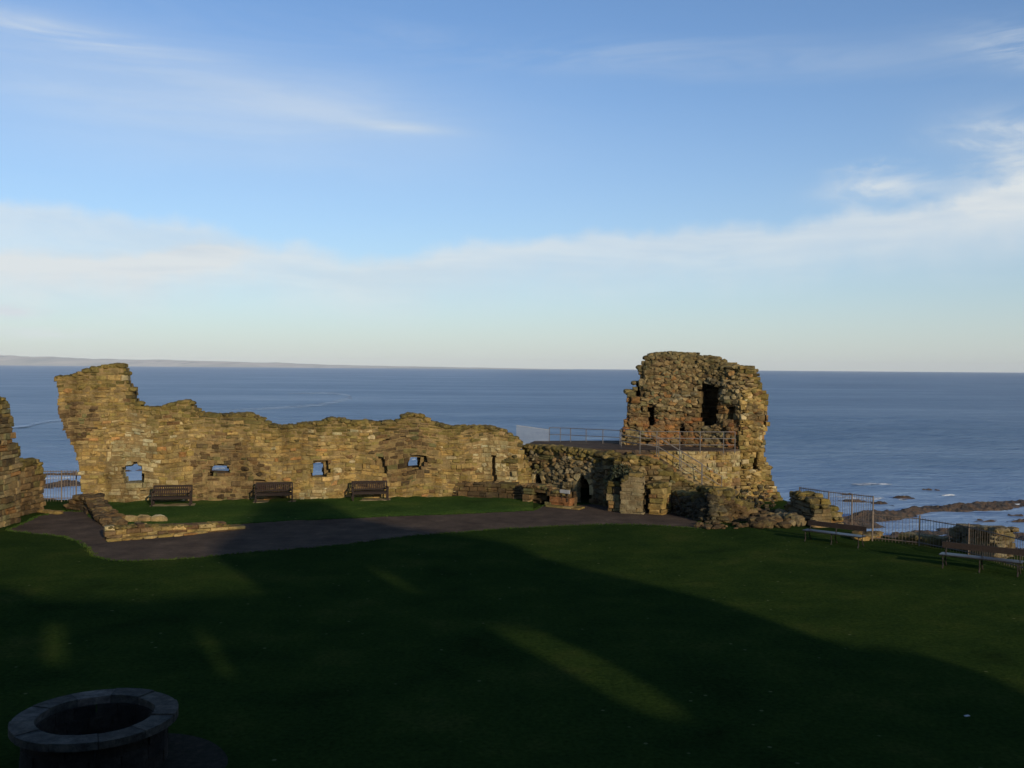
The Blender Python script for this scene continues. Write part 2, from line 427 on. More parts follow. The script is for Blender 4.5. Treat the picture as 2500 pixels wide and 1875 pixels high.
def masonry(mb, S, outline, holes=(), niches=(), T=1.0, course=(.17, .30), width=(.28, .75), pal=None, jit=.025, bev=.03,
            prot=.04, px=True, zmin=None, mortar=(.20, .145, .075), lumps=.16, back=True, ndepth=.42, moss=.55, mosspal=MOSS, ragged=.08, knobs=None, mdep=.07):
    cv = (lambda P: [S.hit(*p) for p in P]) if px else (lambda P: list(P))
    outer = cv(outline); H = [cv(h) for h in holes]; NI = [cv(h) for h in niches]
    if zmin is not None: outer = [(u, max(z, zmin)) for u, z in outer]
    zs = [z for _, z in outer]; z = min(zs); zt = max(zs)
    front = H+NI
    def top_at(u):
        t = -9; n = len(outer)
        for i in range(n):
            (u1, z1), (u2, z2) = outer[i], outer[(i+1) % n]
            if (u1 <= u < u2) or (u2 <= u < u1): t = max(t, z1+(u-u1)*(z2-z1)/(u2-u1))
        return t
    pf = pal if callable(pal) else (lambda u, z: pal)
    while z < zt-.05:
        h = min(uni(*course), zt-z+.05); zm = z+h/2
        for side in ((0, 1) if back else (0,)):
            hs = front if side == 0 else H
            for s, e in ivals(outer, hs, zm):
                s += uni(-ragged, ragged*.6); e += uni(-ragged*.6, ragged)
                u = s
                while u < e-.02:
                    w = uni(*width)*(1 if side == 0 else 1.5)
                    if uni(0, 1) < .15: w *= 1.5
                    if e-u-w < width[0]*.6: w = e-u
                    tp = top_at((u+w/2)) - zm
                    m = tp < moss*uni(.3, 1.2)
                    c = pick(mosspal if m else pf(u+w/2, zm))
                    out = uni(-prot, prot)+(uni(0, prot*2.5) if uni(0, 1) < .08 else 0)
                    SS = S if side == 0 else (lambda a, b, n, S=S: S(a, b, -T-n))
                    if h > .22 and uni(0, 1) < .22 and w > .3:      # two thin stones one over the other
                        k = uni(.4, .6)*h
                        stone(mb, SS, u, u+w, z, z+k, out, T*.5, c, jit, bev)
                        stone(mb, SS, u, u+w, z+k, z+h, uni(-prot, prot), T*.5, vary(c, .25), jit, bev)
                    else:
                        stone(mb, SS, u, u+w, z+uni(-.01, .01), z+h+uni(-.01, .01), out, T*.5, c, jit, bev)
                    u += w
        z += h
    if knobs:
        n_, s0, s1 = knobs; us = [u for u, _ in outer]; k = 0; tries = 0
        while k < n_ and tries < n_*8:
            tries += 1; u = uni(min(us), max(us)); z = uni(min(zs), zt); s = uni(s0, s1)
            if any(a < u < b for a, b in ivals(outer, front, z, s+.12)) and any(a < u < b for a, b in ivals(outer, front, z+s*.6)) and any(a < u < b for a, b in ivals(outer, front, z-s*.6)):
                q = S(u, z, prot*.3-s*.25); tp = top_at(u)-z
                mb.rock(tuple(q), (s*2*uni(.8, 1.5), s*1.6, s*uni(1.0, 1.7)), pick(mosspal if tp < moss*uni(.2, 1) else pf(u, z)), uni(-.4, .4), .3); k += 1
    # mortar and rubble core
    rows = int((zt-min(zs))/.14)+1
    for r in range(rows):
        a = min(zs)+r*.14; b = a+.145
        for (n0, n1, hs) in ((-mdep-prot*.6, -ndepth, front), (-ndepth+.004, -T+.07+prot*.6, H)):
            for s, e in ivals(outer, hs, b+.03, .07):
                k = max(1, int((e-s)/.6)); du = (e-s)/k
                for i in range(k):
                    u0, u1 = s+i*du, s+(i+1)*du
                    mb.hexa([S(u0, a, n1), S(u1, a, n1), S(u1, a, n0), S(u0, a, n0), S(u0, b, n1), S(u1, b, n1), S(u1, b, n0), S(u0, b, n0)], mortar)
    # loose lumps along the broken top
    if lumps:
        us = [u for u, _ in outer]; u = min(us)+.1
        while u < max(us)-.1:
            t = top_at(u)
            if t > min(zs)+.3:
                for n in (-.12*T, -.5*T, -.85*T):
                    q = S(u, t, n*uni(.6, 1.2)); s = lumps*uni(.7, 1.5)
                    mb.rock((q.x, q.y, q.z-s*.25), (s*2*uni(.8, 1.4), s*2*uni(.8, 1.3), s*1.3), pick(mosspal))
            u += lumps*uni(1.2, 2.2)
    return outer

# ------------------------------------------------------------------ ground
# plateau edge (clockwise), left to right along the sea, then back behind the viewer
EDGE = [(-75, 40), (-40, 48), (-26, 50.5), (-21.6, 50.6), (-10, 53.2), (-3, 55.0), (1, 57.8), (9, 58.6), (14.2, 57), (14.9, 50), (14.6, 44.8),
        (15.8, 41.2), (18.2, 38.6), (20.5, 35.6), (30, 29), (75, 12), (75, -60), (-75, -60)]
from mathutils.geometry import tessellate_polygon
def flat(name, pts, m, z, parent=None):
    mb = MB(); P = [Vector((p[0], p[1], z)) for p in pts]
    mb.add(P, [tuple(t) for t in tessellate_polygon([P])]); o = mb.build(name, m, parent)
    import bmesh
    bm = bmesh.new(); bm.from_mesh(o.data); bmesh.ops.recalc_face_normals(bm, faces=bm.faces)
    if sum(f.normal.z for f in bm.faces) < 0: bmesh.ops.reverse_faces(bm, faces=bm.faces)
    bm.to_mesh(o.data); bm.free(); return o
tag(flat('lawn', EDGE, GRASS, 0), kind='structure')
# cliff under the edge
mb = MB(); rings = []
EP = []
for i in range(15):
    a, b = Vector(EDGE[i]), Vector(EDGE[i+1]); k = max(1, int((b-a).length/1.2))
    for j in range(k): EP.append(a+(b-a)*j/k)
EP.append(Vector(EDGE[15]))
for lv, (dz, dr) in enumerate(((-.003, 0), (-.4, .25), (-2, .9), (-5, 1.8), (-9, 3.2), (-13.5, 6))):
    row = []
    for i, p in enumerate(EP):
        t = (EP[min(i+1, len(EP)-1)]-EP[max(i-1, 0)]).normalized(); n = Vector((-t.y, t.x))
        k = dr*(1+.5*noise.noise(Vector((p.x*.3, p.y*.3, lv)))) if lv else 0
        row.append((p.x+n.x*k, p.y+n.y*k, dz+(.25*noise.noise(Vector((p.x, p.y, lv))) if lv > 1 else 0)))
    rings.append(row)
n = len(EP)
mb.v = [v for r_ in rings for v in r_]
for l in range(len(rings)-1):
    for i in range(n-1):
        mb.f.append([l*n+i, l*n+i+1, (l+1)*n+i+1, (l+1)*n+i]); mb.c.append((1, 1, 1)); mb.m.append(0)
tag(mb.build('cliff', CLIFF, smooth=False), kind='structure')

def g2(L_, z=0): return [tuple(G(x, y, z)[:2]) for x, y in L_]
# gravel path
PATH = [(30, 1290), (90, 1262), (150, 1248), (215, 1250), (262, 1290), (268, 1322), (420, 1306), (560, 1281), (700, 1272), (852, 1266), (980, 1260), (1100, 1256), (1302, 1247),
        (1330, 1234), (1400, 1234), (1450, 1230), (1600, 1232), (1650, 1245), (1700, 1270), (1718, 1291), (1675, 1288), (1562, 1281), (1480, 1280), (1400, 1283), (1250, 1290), (1113, 1300), (1000, 1309),
        (850, 1329), (700, 1342), (600, 1350), (450, 1364), (330, 1370), (262, 1368), (232, 1358), (212, 1338), (190, 1322), (150, 1310), (66, 1301), (20, 1294)]
def rough_edge(pts, step=.18, amp=.16):
    out = []
    for i, p in enumerate(pts):
        a, b = Vector(p), Vector(pts[(i+1) % len(pts)]); k = max(1, int((b-a).length/step))
        for j in range(k):
            q = a+(b-a)*j/k; out.append((q.x+amp*noise.noise(Vector((q.x*1.6, q.y*1.6, 1)))+.6*amp*noise.noise(Vector((q.x*6, q.y*6, 1))), q.y+amp*noise.noise(Vector((q.x*1.6, q.y*1.6, 7)))+.6*amp*noise.noise(Vector((q.x*6, q.y*6, 7)))))
    return out
tag(flat('gravel_path', rough_edge(g2(PATH)), GRAVEL, .005), kind='structure')

# main wall line
WA, WB = G(205, 1227, .12), G(1075, 1211, .15)
wd = (WB-WA).to_2d().normalized()
def wall_pt(X):
    """plan point of the curtain wall front on picture column X"""
    S = Surf([WA, WB]); u, z = S.hit(X, 1200); q = Vector(WA[:2])+wd*u; return q
# raised bank of grass between path and wall
mb = MB(); low = [(214, 1262), (262, 1284), (300, 1284), (420, 1284), (560, 1279), (700, 1271), (852, 1265), (980, 1259), (1100, 1255), (1302, 1246)]
nu, nv = 150, 26; X0, X1 = 214, 1302
def lowy(X):
    for (a, b), (c, d) in zip(low, low[1:]):
        if a <= X <= c: return b+(X-a)*(d-b)/(c-a)
    return low[-1][1]
for i in range(nu+1):
    X = X0+(X1-X0)*i/nu; a = G(X, lowy(X)); b = wall_pt(X)
    b = Vector((b.x, b.y, 0)); b = b+(b-a).normalized()*.3
    for j in range(nv+1):
        t = j/nv; q = a.lerp(b, t)
        hump = .10*noise.noise(Vector((q.x*.9, 0, 5)))+.06*noise.noise(Vector((q.x*2.1, 1, 5)))
        z = .008+.06*min(1, t*9)+.07*t+hump*max(0, (t-.6)/.4)**1.5+.012*noise.noise(Vector((q.x*3, q.y*3, 0)))
        mb.v.append((q.x, q.y, z if j else -.02))
for i in range(nu):
    for j in range(nv):
        k = i*(nv+1)+j; mb.f.append([k, k+nv+1, k+nv+2, k+1]); mb.c.append((1, 1, 1)); mb.m.append(0)
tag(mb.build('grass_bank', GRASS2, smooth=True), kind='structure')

# ragged turf along the gravel edges
mb = MB(); edge_pts = rough_edge(g2(PATH), .12)
for (x, y) in edge_pts:
    for k in range(5):
        qx, qy = x+uni(-.10, .10), y+uni(-.10, .10)
        for b_ in range(3):
            a = uni(0, 6.28); h = uni(.02, .07); w_ = uni(.01, .025); dx, dy = math.cos(a)*w_, math.sin(a)*w_; lx, ly = uni(-.04, .04), uni(-.04, .04)
            mb.add([(qx-dx, qy-dy, .0), (qx+dx, qy+dy, .0), (qx+lx, qy+ly, h)], [(0, 1, 2)])
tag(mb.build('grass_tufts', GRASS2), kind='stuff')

# ------------------------------------------------------------------ curtain wall
def pal_main(u, z):
    n = noise.noise(Vector((u*.22, z*.35, 9)))
    if n > .22: return BROWN
    if n < -.42: return PALE
    return TAN
S = Surf([WA, WB], warp=.16)
WALL = [(205, 1250), (205, 1228), (191, 1148), (184, 1108), (172, 1079), (156, 1049), (146, 1016), (138, 1002), (140, 959), (134, 915), (159, 916), (189, 911), (212, 900), (239, 895), (288, 890), (302, 893), (310, 916),
        (315, 943), (326, 949), (326, 976), (341, 981), (343, 991), (375, 993), (404, 989), (431, 984), (464, 979), (471, 993), (487, 1009), (514, 1012), (554, 1011), (608, 1014), (641, 1022), (665, 1033), (690, 1040), (722, 1040), (741, 1034),
        (787, 1030), (806, 1023), (836, 1025), (853, 1032), (893, 1029), (926, 1033), (956, 1027), (980, 1023), (985, 1013), (1002, 1010), (1007, 1015), (1029, 1015), (1042, 1025), (1051, 1031), (1078, 1033), (1099, 1038),
        (1148, 1041), (1191, 1042), (1210, 1047), (1243, 1057), (1258, 1069), (1280, 1083), (1272, 1094), (1283, 1112), (1295, 1139), (1297, 1184), (1297, 1230)]
HOLES = [[(294, 1150), (300, 1138), (318, 1136), (330, 1131), (344, 1150), (345, 1178), (301, 1179)],
         [(512, 1143), (530, 1134), (546, 1133), (556, 1147), (553, 1157), (513, 1161)],
         [(763, 1130), (786, 1126), (789, 1160), (763, 1163)],
         [(1000, 1122), (1026, 1119), (1022, 1144), (997, 1146)]]
NICH = [[(292, 1152), (298, 1136), (318, 1134), (330, 1127), (347, 1138), (352, 1196), (345, 1196), (345, 1179), (301, 1179)],
        [(510, 1143), (530, 1130), (548, 1129), (562, 1147), (556, 1159), (511, 1164)],
        [(761, 1127), (774, 1121), (802, 1122), (806, 1150), (796, 1166), (761, 1164)],
        [(996, 1121), (1010, 1112), (1042, 1111), (1046, 1130), (1026, 1149), (996, 1148)],
        [(619, 1172), (648, 1167), (647, 1200), (641, 1200), (641, 1175), (619, 1178)],
        [(1200, 1108), (1211, 1109), (1214, 1176), (1202, 1176)],
        [(918, 1114), (930, 1107), (942, 1113), (945, 1150), (925, 1156)],
        [(937, 1066), (952, 1067), (952, 1075), (938, 1075)], [(776, 1100), (805, 1103), (805, 1106), (776, 1103)],
        [(262, 1093), (268, 1093), (268, 1098), (262, 1098)]]
root = empty('curtain_wall', (*WA[:2], 0), 'long ruined curtain wall of tan sandstone with four small window holes and a tall stump at its left end', 'castle wall')
mb = MB(); masonry(mb, S, WALL, HOLES, NICH, T=1.1, pal=pal_main, zmin=-.3, prot=.03, bev=.03, course=(.10, .26), width=(.16, .6), moss=.9, jit=.045, knobs=(200, .10, .20), mdep=.0, mortar=(.27, .195, .10))
mb.build('wall', STONE, root, origin=(*WA[:2], 0))

# ------------------------------------------------------------------ ruins at the far left
def ruin(name, label, cat, path, outline, **kw):
    S = Surf(path, warp=kw.pop('warp', .06), batter=kw.pop('batter', 0)); mb = MB()
    masonry(mb, S, outline, **kw); o = mb.build(name, STONE, None, origin=(path[0][0], path[0][1], 0))
    return tag(o, label, cat)
P = [AT(-60, 40), AT(52, 43.5)]
ruin('ruined_wall', 'tall crumbling tan wall end cut by the left edge of the view', 'castle wall', P,
     [(-60, 1300), (-60, 950), (0, 968), (13, 972), (25, 986), (25, 1009), (34, 1021), (33, 1082), (43, 1084), (49, 1094), (50, 1120), (48, 1292)], T=1.3, pal=TOWER, zmin=-.3, prot=.06, moss=.8)
P = [AT(40, 44.5), AT(113, 47)]
ruin('ruined_wall', 'low brown ruined wall stub left of the railed gap', 'castle wall', P,
     [(40, 1290), (44, 1150), (48, 1122), (92, 1124), (105, 1146), (114, 1168), (107, 1188), (112, 1252), (100, 1275)], T=1.2, pal=BROWN, zmin=-.3, prot=.07, jit=.04, bev=.045)
# stub running forward from the curtain wall's left end
P = [AT(150, 47.6), AT(205, 46.6), AT(262, 41.4)]
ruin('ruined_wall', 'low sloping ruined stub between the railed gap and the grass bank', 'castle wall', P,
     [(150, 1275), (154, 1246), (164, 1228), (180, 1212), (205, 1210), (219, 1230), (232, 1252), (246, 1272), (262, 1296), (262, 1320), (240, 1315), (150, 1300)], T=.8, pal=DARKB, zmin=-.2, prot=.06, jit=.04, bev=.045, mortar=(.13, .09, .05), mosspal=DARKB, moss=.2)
mb = MB()
for i in range(5):
    q = AT(90+i*13, 46.4-.15*i); mb.rock((q.x, q.y, .05), (.5, .5, .22), pick(TAN), 0, .12)
tag(mb.build('threshold', STONE), 'row of pale threshold stones in front of the railed gap', 'threshold')

# low foundations on the bank
def footing(name, label, a, b, h, w, pal, rows=2, cat='foundation'):
    mb = MB(); a = Vector(a[:2]); b = Vector(b[:2]); d = b-a; Ln = d.length; d.normalize(); nrm = Vector((d.y, -d.x)); ang = math.atan2(d.y, d.x)
    for r_ in range(rows):
        hh = h/rows
        for k in (0, 1):
            u = -uni(0, .1)
            while u < Ln*(1 if r_ == 0 else uni(.85, 1)):
                s = uni(.35, .8); tp = h*(1-.6*(u/Ln)) if rows > 1 else h
                q = a+d*(u+s/2)-nrm*(w*(.25+.5*k))
                if r_*hh < tp: mb.rock((q.x+uni(-.03, .03), q.y+uni(-.05, .05), hh*(r_+.45)), (s*1.12, w*.62, hh*uni(1.1, 1.5)), pick(pal), ang+uni(-.08, .08), .14)
                u += s
    return tag(mb.build(name, STONE), label, cat)
FOOT = TAN[:5]+[((.16, .10, .06), 8), ((.21, .14, .08), 6)]
pa, pb = G(266, 1319), G(602, 1293)
ruin('stone_footing', 'long low footing of tan blocks along the gravel path at left', 'foundation', [pa, pb],
     [(266, 1330), (264, 1286), (290, 1290), (320, 1288), (345, 1285), (400, 1287), (462, 1284), (500, 1281), (528, 1276), (548, 1281), (575, 1284), (604, 1288), (606, 1300)], T=.7, pal=FOOT, zmin=-.05, prot=.05, jit=.04, bev=.04, course=(.10, .20), width=(.25, .8), lumps=.07, moss=0, mortar=(.16, .11, .06), ragged=.15)
footing('stone_footing', 'single pale slab course lying on the bank behind the long footing', G(300, 1277, .0), G(386, 1277, .0), .30, .5, PALE, 1)
footing('stone_footing', 'line of flat kerb stones at the foot of the long footing', G(266, 1324), G(470, 1307), .10, .35, TAN, 1)
mb = MB(); q = G(284, 1276)
mb.rock((q.x, q.y, .15), (1.0, .7, .55), (.18, .11, .05), .2)
tag(mb.build('boulder', STONE), 'rounded brown boulder at the left end of the pale slab course', 'boulder')

# ------------------------------------------------------------------ vaulted range with the pointed doorways
DA, DB = AT(1283, 53.5), AT(1478, 49.9)
rng = empty('vaulted_range', (DA.x, DA.y, 0), 'brown vaulted building with two pointed doorways under the railed terrace', 'building')
S = Surf([DA, DB], warp=.07); O = (DA.x, DA.y, 0)
D1 = [(1304, 1200), (1304, 1172), (1308, 1158), (1315, 1153), (1320, 1159), (1325, 1175), (1325, 1200)]
D2 = [(1409, 1260), (1409, 1200), (1411, 1176), (1421, 1157), (1431, 1166), (1440, 1184), (1441, 1260)]
mb = MB()
masonry(mb, S, [(1283, 1225), (1278, 1150), (1272, 1091), (1310, 1089), (1345, 1088), (1372, 1096), (1400, 1099), (1430, 1100), (1462, 1106), (1488, 1106), (1506, 1112), (1505, 1140), (1488, 1160), (1476, 1178), (1478, 1262)],
        [D1, D2], [], T=.5, ndepth=.25, pal=lambda u, z: GREYB if noise.noise(Vector((u*.5, z*.6, 2))) > -.1 else BROWN, zmin=-.2, prot=.06, jit=.045, bev=.05, course=(.18, .34), width=(.25, .6), mortar=(.12, .09, .055), back=False, lumps=.2, knobs=(210, .10, .22))
mb.build('wall', STONE, rng, origin=O)
def surround(S, pts, parent, w=.20, pal=[((.46, .37, .22), 3), ((.38, .30, .17), 2)]):
    """ring of dressed stones round an opening"""
    mb = MB(); U = [S.hit(*p) for p in pts]
    for (u1, z1), (u2, z2) in zip(U, U[1:]):
        d = Vector((u2-u1, z2-z1)); ln = d.length
        k = max(1, round(ln/.38)); n2 = Vector((-d.y, d.x)).normalized()
        for i in range(k):
            a = Vector((u1, z1))+d*(i/k); b = Vector((u1, z1))+d*((i+1)/k); a = a+(b-a)*.02; b = b-(b-a)*.02
            o = .06+uni(-.01, .02); ww = w*uni(.85, 1.25)
            A = [a, b, b+n2*ww, a+n2*ww]
            mb.hexa([S(q.x, q.y, -.2) for q in A]+[S(q.x, q.y, o) for q in A], pick(pal))
    mb.build('door_surround', STONE, parent, origin=O)
surround(S, [(1304, 1196), (1304, 1172), (1308, 1158), (1315, 1153), (1320, 1159), (1325, 1175), (1325, 1196)], rng)
surround(S, [(1409, 1226), (1409, 1200), (1411, 1176), (1421, 1157), (1431, 1166), (1440, 1184), (1441, 1210)], rng, .26)
# terrace slab above it, as far as the tower
tz = 2.78
TP = [(DA.x+.1, DA.y+.3), (DA.x+.6, 56.6), (6.0, 57.4), (14.0, 57.4), (13.6, 52.6), (12.1, 51.9), (10.8, 50.75), (5.4, 50.75)]
mb = MB()
for z in (tz-.22, tz): mb.v += [(x, y, z) for x, y in TP]
k = len(TP); T_ = [tuple(t) for t in tessellate_polygon([[Vector((x, y, 0)) for x, y in TP]])]
mb.f = [list(t) for t in T_]+[[i+k for i in t] for t in T_]+[[i, (i+1) % k, (i+1) % k+k, i+k] for i in range(k)]
mb.c = [(1, 1, 1)]*len(mb.f); mb.m = [0]*len(mb.f)
mb.build('terrace_floor', GRAVEL, rng, origin=O)
mb = MB(); S3 = Surf([AT(1476, 49.5), AT(1560, 49.5)], warp=.15)
masonry(mb, S3, [(1476, 1262), (1476, 1108), (1500, 1112), (1520, 1117), (1540, 1133), (1560, 1138), (1560, 1262)], T=.9, pal=TOWER, zmin=-.2, prot=.12, jit=.08, bev=.08, course=(.16, .32), width=(.2, .5), mortar=(.12, .09, .05), lumps=.2, back=False)
mb.build('rough_wall', STONE, rng, origin=O)
mb = MB(); S2 = Surf([(DA.x+.9, 54.0), (DA.x+.9, 57.3), (13.9, 57.6)])     # seaward wall below the terrace; side return added to keep light out
masonry(mb, S2, [(0, -.5), (0, 2.6), (15.8, 2.6), (15.8, -.5)], T=.6, px=False, pal=BROWN, course=(.3, .45), width=(.5, 1.1), lumps=0, prot=.03)
mb.build('back_wall', STONE, rng, origin=O)

# ------------------------------------------------------------------ tower
tow = empty('ruined_tower', (9.5, 53, 0), 'tall ruined stone tower with dark openings rising above the terrace at right', 'tower'); O = (9.5, 53, 0)
P0, P1, P2, P3, P4 = AT(1515, 54.4), AT(1708, 53.4), AT(1762, 52.8), AT(1806, 51.9), AT(1880, 52.1)
S = Surf([P0, P1, P2, P3], warp=.10)
def pal_tow(u, z):
    n = noise.noise(Vector((u*.5, z*.6, 4)))
    if z < 4.3 and n > -.15: return RED
    return TOWER if n > -.3 else GREYB
OUT = [(1518, 1100), (1515, 1056), (1528, 1048), (1524, 1034), (1531, 1014), (1530, 961), (1522, 957), (1545, 950), (1537, 946), (1558, 943), (1545, 940), (1544, 933), (1563, 932), (1560, 912), (1557, 897), (1564, 895), (1566, 878), (1589, 865), (1635, 862), (1670, 860), (1699, 863),
       (1701, 868), (1736, 870), (1739, 876), (1754, 878), (1762, 888), (1777, 893), (1804, 898), (1804, 1110)]
BIG = [(1716, 933), (1736, 935), (1754, 947), (1753, 1002), (1744, 1037), (1710, 1040), (1708, 1002), (1710, 956)]
mb = MB()
masonry(mb, S, OUT, [], [BIG, [(1581, 987), (1596, 988), (1596, 1038), (1583, 1038)], [(1658, 1038), (1674, 1038), (1674, 1056), (1658, 1056)], [(1566, 1067), (1587, 1067), (1587, 1082), (1566, 1082)],
                     [(1771, 985), (1794, 988), (1797, 1019), (1774, 1025)], [(1700, 946), (1712, 948), (1710, 960), (1700, 956)], [(1704, 1010), (1712, 1012), (1712, 1024), (1704, 1022)], [(1553, 935), (1562, 935), (1561, 965), (1553, 965)]],
        T=1.6, ndepth=1.2, pal=pal_tow, zmin=2.5, prot=.10, jit=.07, bev=.07, course=(.16, .34), width=(.22, .55), mortar=(.13, .09, .05), lumps=.17, knobs=(750, .12, .26), moss=1.0, mosspal=[((.20, .155, .08), 3), ((.15, .12, .06), 3), ((.26, .20, .11), 2)])
mb.build('back_wall', STONE, tow, origin=O)
S = Surf([P3, P4], warp=.12)
mb = MB()
masonry(mb, S, [(1806, 1262), (1806, 899), (1822, 899), (1851, 915), (1855, 935), (1874, 964), (1875, 982), (1871, 1002), (1881, 1028), (1870, 1054), (1866, 1090), (1864, 1118), (1877, 1132), (1893, 1187), (1913, 1225), (1920, 1262)],
        [], [[(1866, 1010), (1871, 1012), (1872, 1036), (1866, 1032)], [(1838, 1115), (1850, 1120), (1850, 1148), (1838, 1145)]], T=3.4, ndepth=.5, pal=lambda u, z: TAN if z < 2.8 else (TOWER if noise.noise(Vector((u, z, 3))) > 0 else TAN), zmin=-.3, prot=.09, jit=.05, bev=.055,
        course=(.16, .34), width=(.24, .6), mortar=(.16, .115, .06), lumps=.16, moss=.6, knobs=(260, .10, .24))
mb.build('pier', STONE, tow, origin=O)
# retaining wall under the terrace
S = Surf([AT(1478, 50.6), AT(1640, 50.4), AT(1760, 50.6), AT(1812, 51.75)], warp=.06)
mb = MB()
masonry(mb, S, [(1480, 1262), (1480, 1108), (1560, 1105), (1640, 1103), (1808, 1101), (1808, 1262)], [], [], T=1.0, pal=lambda u, z: PALE if noise.noise(Vector((u*.6, z*.7, 8))) > .12 else (TAN if noise.noise(Vector((u*.6, z*.7, 8))) > -.2 else RED), zmin=-.2, prot=.035, jit=.045, bev=.035,
        course=(.11, .27), width=(.16, .5), mortar=(.34, .26, .16), lumps=0, moss=0, knobs=(70, .08, .16), mdep=.01)
mb.build('retaining_wall', STONE, tow, origin=O)
# flared foot of the pier and vertical rib on it
mb = MB()
for i in range(65):
    X = uni(1815, 1895); t = uni(0, 1)
    q = AT(X, 50.6-2.6*(1-t)*uni(.6, 1)); mx = 1.1*t*(1-max(0, X-1870)/60)
    s = uni(.12, .30)
    mb.rock((q.x, q.y, max(.0, mx*uni(.6, 1))), (s*1.3, s, s*.8), pick(BROWN if uni(0, 1) < .6 else DARKS))
tag(mb.build('rubble_heap', STONE), 'small fallen stones heaped against the foot of the tower pier', 'rubble')

# ------------------------------------------------------------------ stairs and the stonework round them
st = empty('stone_staircase', (8, 49, 0), 'stone staircase descending right from the terrace beside the retaining wall', 'staircase'); O = (8, 49, 0)
xa, xb = AT(1592, 49.4).x, AT(1772, 49.2).x; nst = 13
mb = MB()
for i in range(nst):
    x0 = xa+(xb-xa)*i/nst; w = (xb-xa)/nst; z1 = tz-(tz-.55)*(i+1)/nst
    mb.box((x0+w/2, 49.35, z1/2), (w+.02*(i % 2), 1.5-.01*(i % 2), z1), pick(TOWER), 0, .02)
mb.box((xa-.45, 49.35, tz/2-.02), (.9, 1.52, tz-.04), pick(TOWER), 0, .03)
mb.build('steps', STONE, st, origin=O)
S = Surf([AT(1500, 48.5), AT(1620, 48.3), AT(1790, 48.3)], warp=.08)
mb = MB()
masonry(mb, S, [(1500, 1262), (1500, 1116), (1536, 1112), (1572, 1114), (1606, 1128), (1640, 1152), (1680, 1176), (1718, 1196), (1750, 1210), (1790, 1222), (1790, 1262)], [], [], T=.45, ndepth=.3, pal=lambda u, z: TOWER if noise.noise(Vector((u, z, 1))) > -.2 else TAN,
        zmin=-.2, prot=.08, jit=.06, bev=.06, mortar=(.14, .10, .06), lumps=.15, moss=.4, knobs=(120, .1, .24))
mb.build('side_wall', STONE, st, origin=O)

ruin('wall_stub', 'square stub of pale blocks right of the taller doorway', 'wall stub', [AT(1483, 48.0), AT(1514, 47.8)], [(1483, 1270), (1483, 1182), (1497, 1178), (1514, 1180), (1514, 1270)], T=1.6, pal=TOWER, zmin=-.1, prot=.05, course=(.2, .4), width=(.25, .5), lumps=.12, moss=.3)
ruin('wall_stub', 'tall pale rendered wall stub beside the shrub below the terrace stairs', 'wall stub', [AT(1515, 47.3), AT(1571, 47.0)], [(1515, 1270), (1515, 1176), (1532, 1160), (1550, 1157), (1567, 1160), (1570, 1236), (1571, 1270)], niches=[[(1548, 1246), (1556, 1234), (1571, 1230), (1571, 1252), (1548, 1254)]], ndepth=.45, T=.9, pal=[((.27, .225, .15), 4), ((.235, .185, .115), 3)],
     zmin=-.1, prot=.02, jit=.03, bev=.02, course=(.14, .24), width=(.2, .45), mortar=(.25, .2, .13), lumps=.12, moss=.3, mdep=.01, warp=.12)
ruin('wall_stub', 'yellow brown block pier between the pale stub and the dark rubble', 'wall stub', [AT(1584, 47.2), AT(1618, 46.8)], [(1584, 1270), (1583, 1190), (1592, 1182), (1610, 1184), (1617, 1198), (1618, 1270)], T=1.0, pal=TAN, zmin=-.1, prot=.06, jit=.05, bev=.05, lumps=.12, moss=.3)
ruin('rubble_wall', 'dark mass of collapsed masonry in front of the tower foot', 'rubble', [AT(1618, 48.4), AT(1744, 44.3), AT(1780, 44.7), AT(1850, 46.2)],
     [(1618, 1290), (1624, 1230), (1634, 1204), (1664, 1204), (1680, 1210), (1720, 1200), (1745, 1196), (1770, 1204), (1792, 1208), (1812, 1222), (1836, 1226), (1850, 1250), (1852, 1290)], T=1.3, pal=lambda u, z: DARKS if u < 5 else DARKB,  # shade of the left-facing side put into a darker palette
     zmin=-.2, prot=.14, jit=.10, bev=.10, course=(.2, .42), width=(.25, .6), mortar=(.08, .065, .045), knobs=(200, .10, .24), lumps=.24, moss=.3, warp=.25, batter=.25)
def rubble(name, label, spots, pal, cat='rubble'):
    mb = MB()
    for (X, Y, s, h) in spots:
        q = G(X, Y); mb.rock((q.x, q.y, s*h*.35), (s*uni(.9, 1.4), s*uni(.8, 1.2), s*h), pick(pal))
    return tag(mb.build(name, STONE), label, cat)
rubble('rubble_heap', 'scatter of fallen stones between the tower foot and the right lawn', [(uni(1840, 1925), uni(1262, 1290), uni(.25, .65), uni(.5, .9)) for _ in range(80)]+[(uni(1700, 1850), uni(1282, 1292), uni(.15, .35), .6) for _ in range(28)], DARKB)

# low platform in front of the wall's right end
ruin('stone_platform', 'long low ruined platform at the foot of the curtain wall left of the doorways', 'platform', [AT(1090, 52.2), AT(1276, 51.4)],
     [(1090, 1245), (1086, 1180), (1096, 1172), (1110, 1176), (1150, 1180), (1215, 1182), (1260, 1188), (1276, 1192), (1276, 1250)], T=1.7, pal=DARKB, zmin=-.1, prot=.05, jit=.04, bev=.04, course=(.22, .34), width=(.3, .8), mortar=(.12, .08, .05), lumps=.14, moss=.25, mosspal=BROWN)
ruin('wall_stub', 'sunlit jagged pale masonry patch leaning on the right end of the curtain wall', 'wall stub', [AT(1214, 52.8), AT(1256, 52.6)],
     [(1214, 1200), (1214, 1136), (1222, 1128), (1258, 1112), (1262, 1150), (1254, 1184), (1246, 1200)], T=.5, pal=PALE, zmin=.2, prot=.06, jit=.05, bev=.04, lumps=.12, moss=.2)
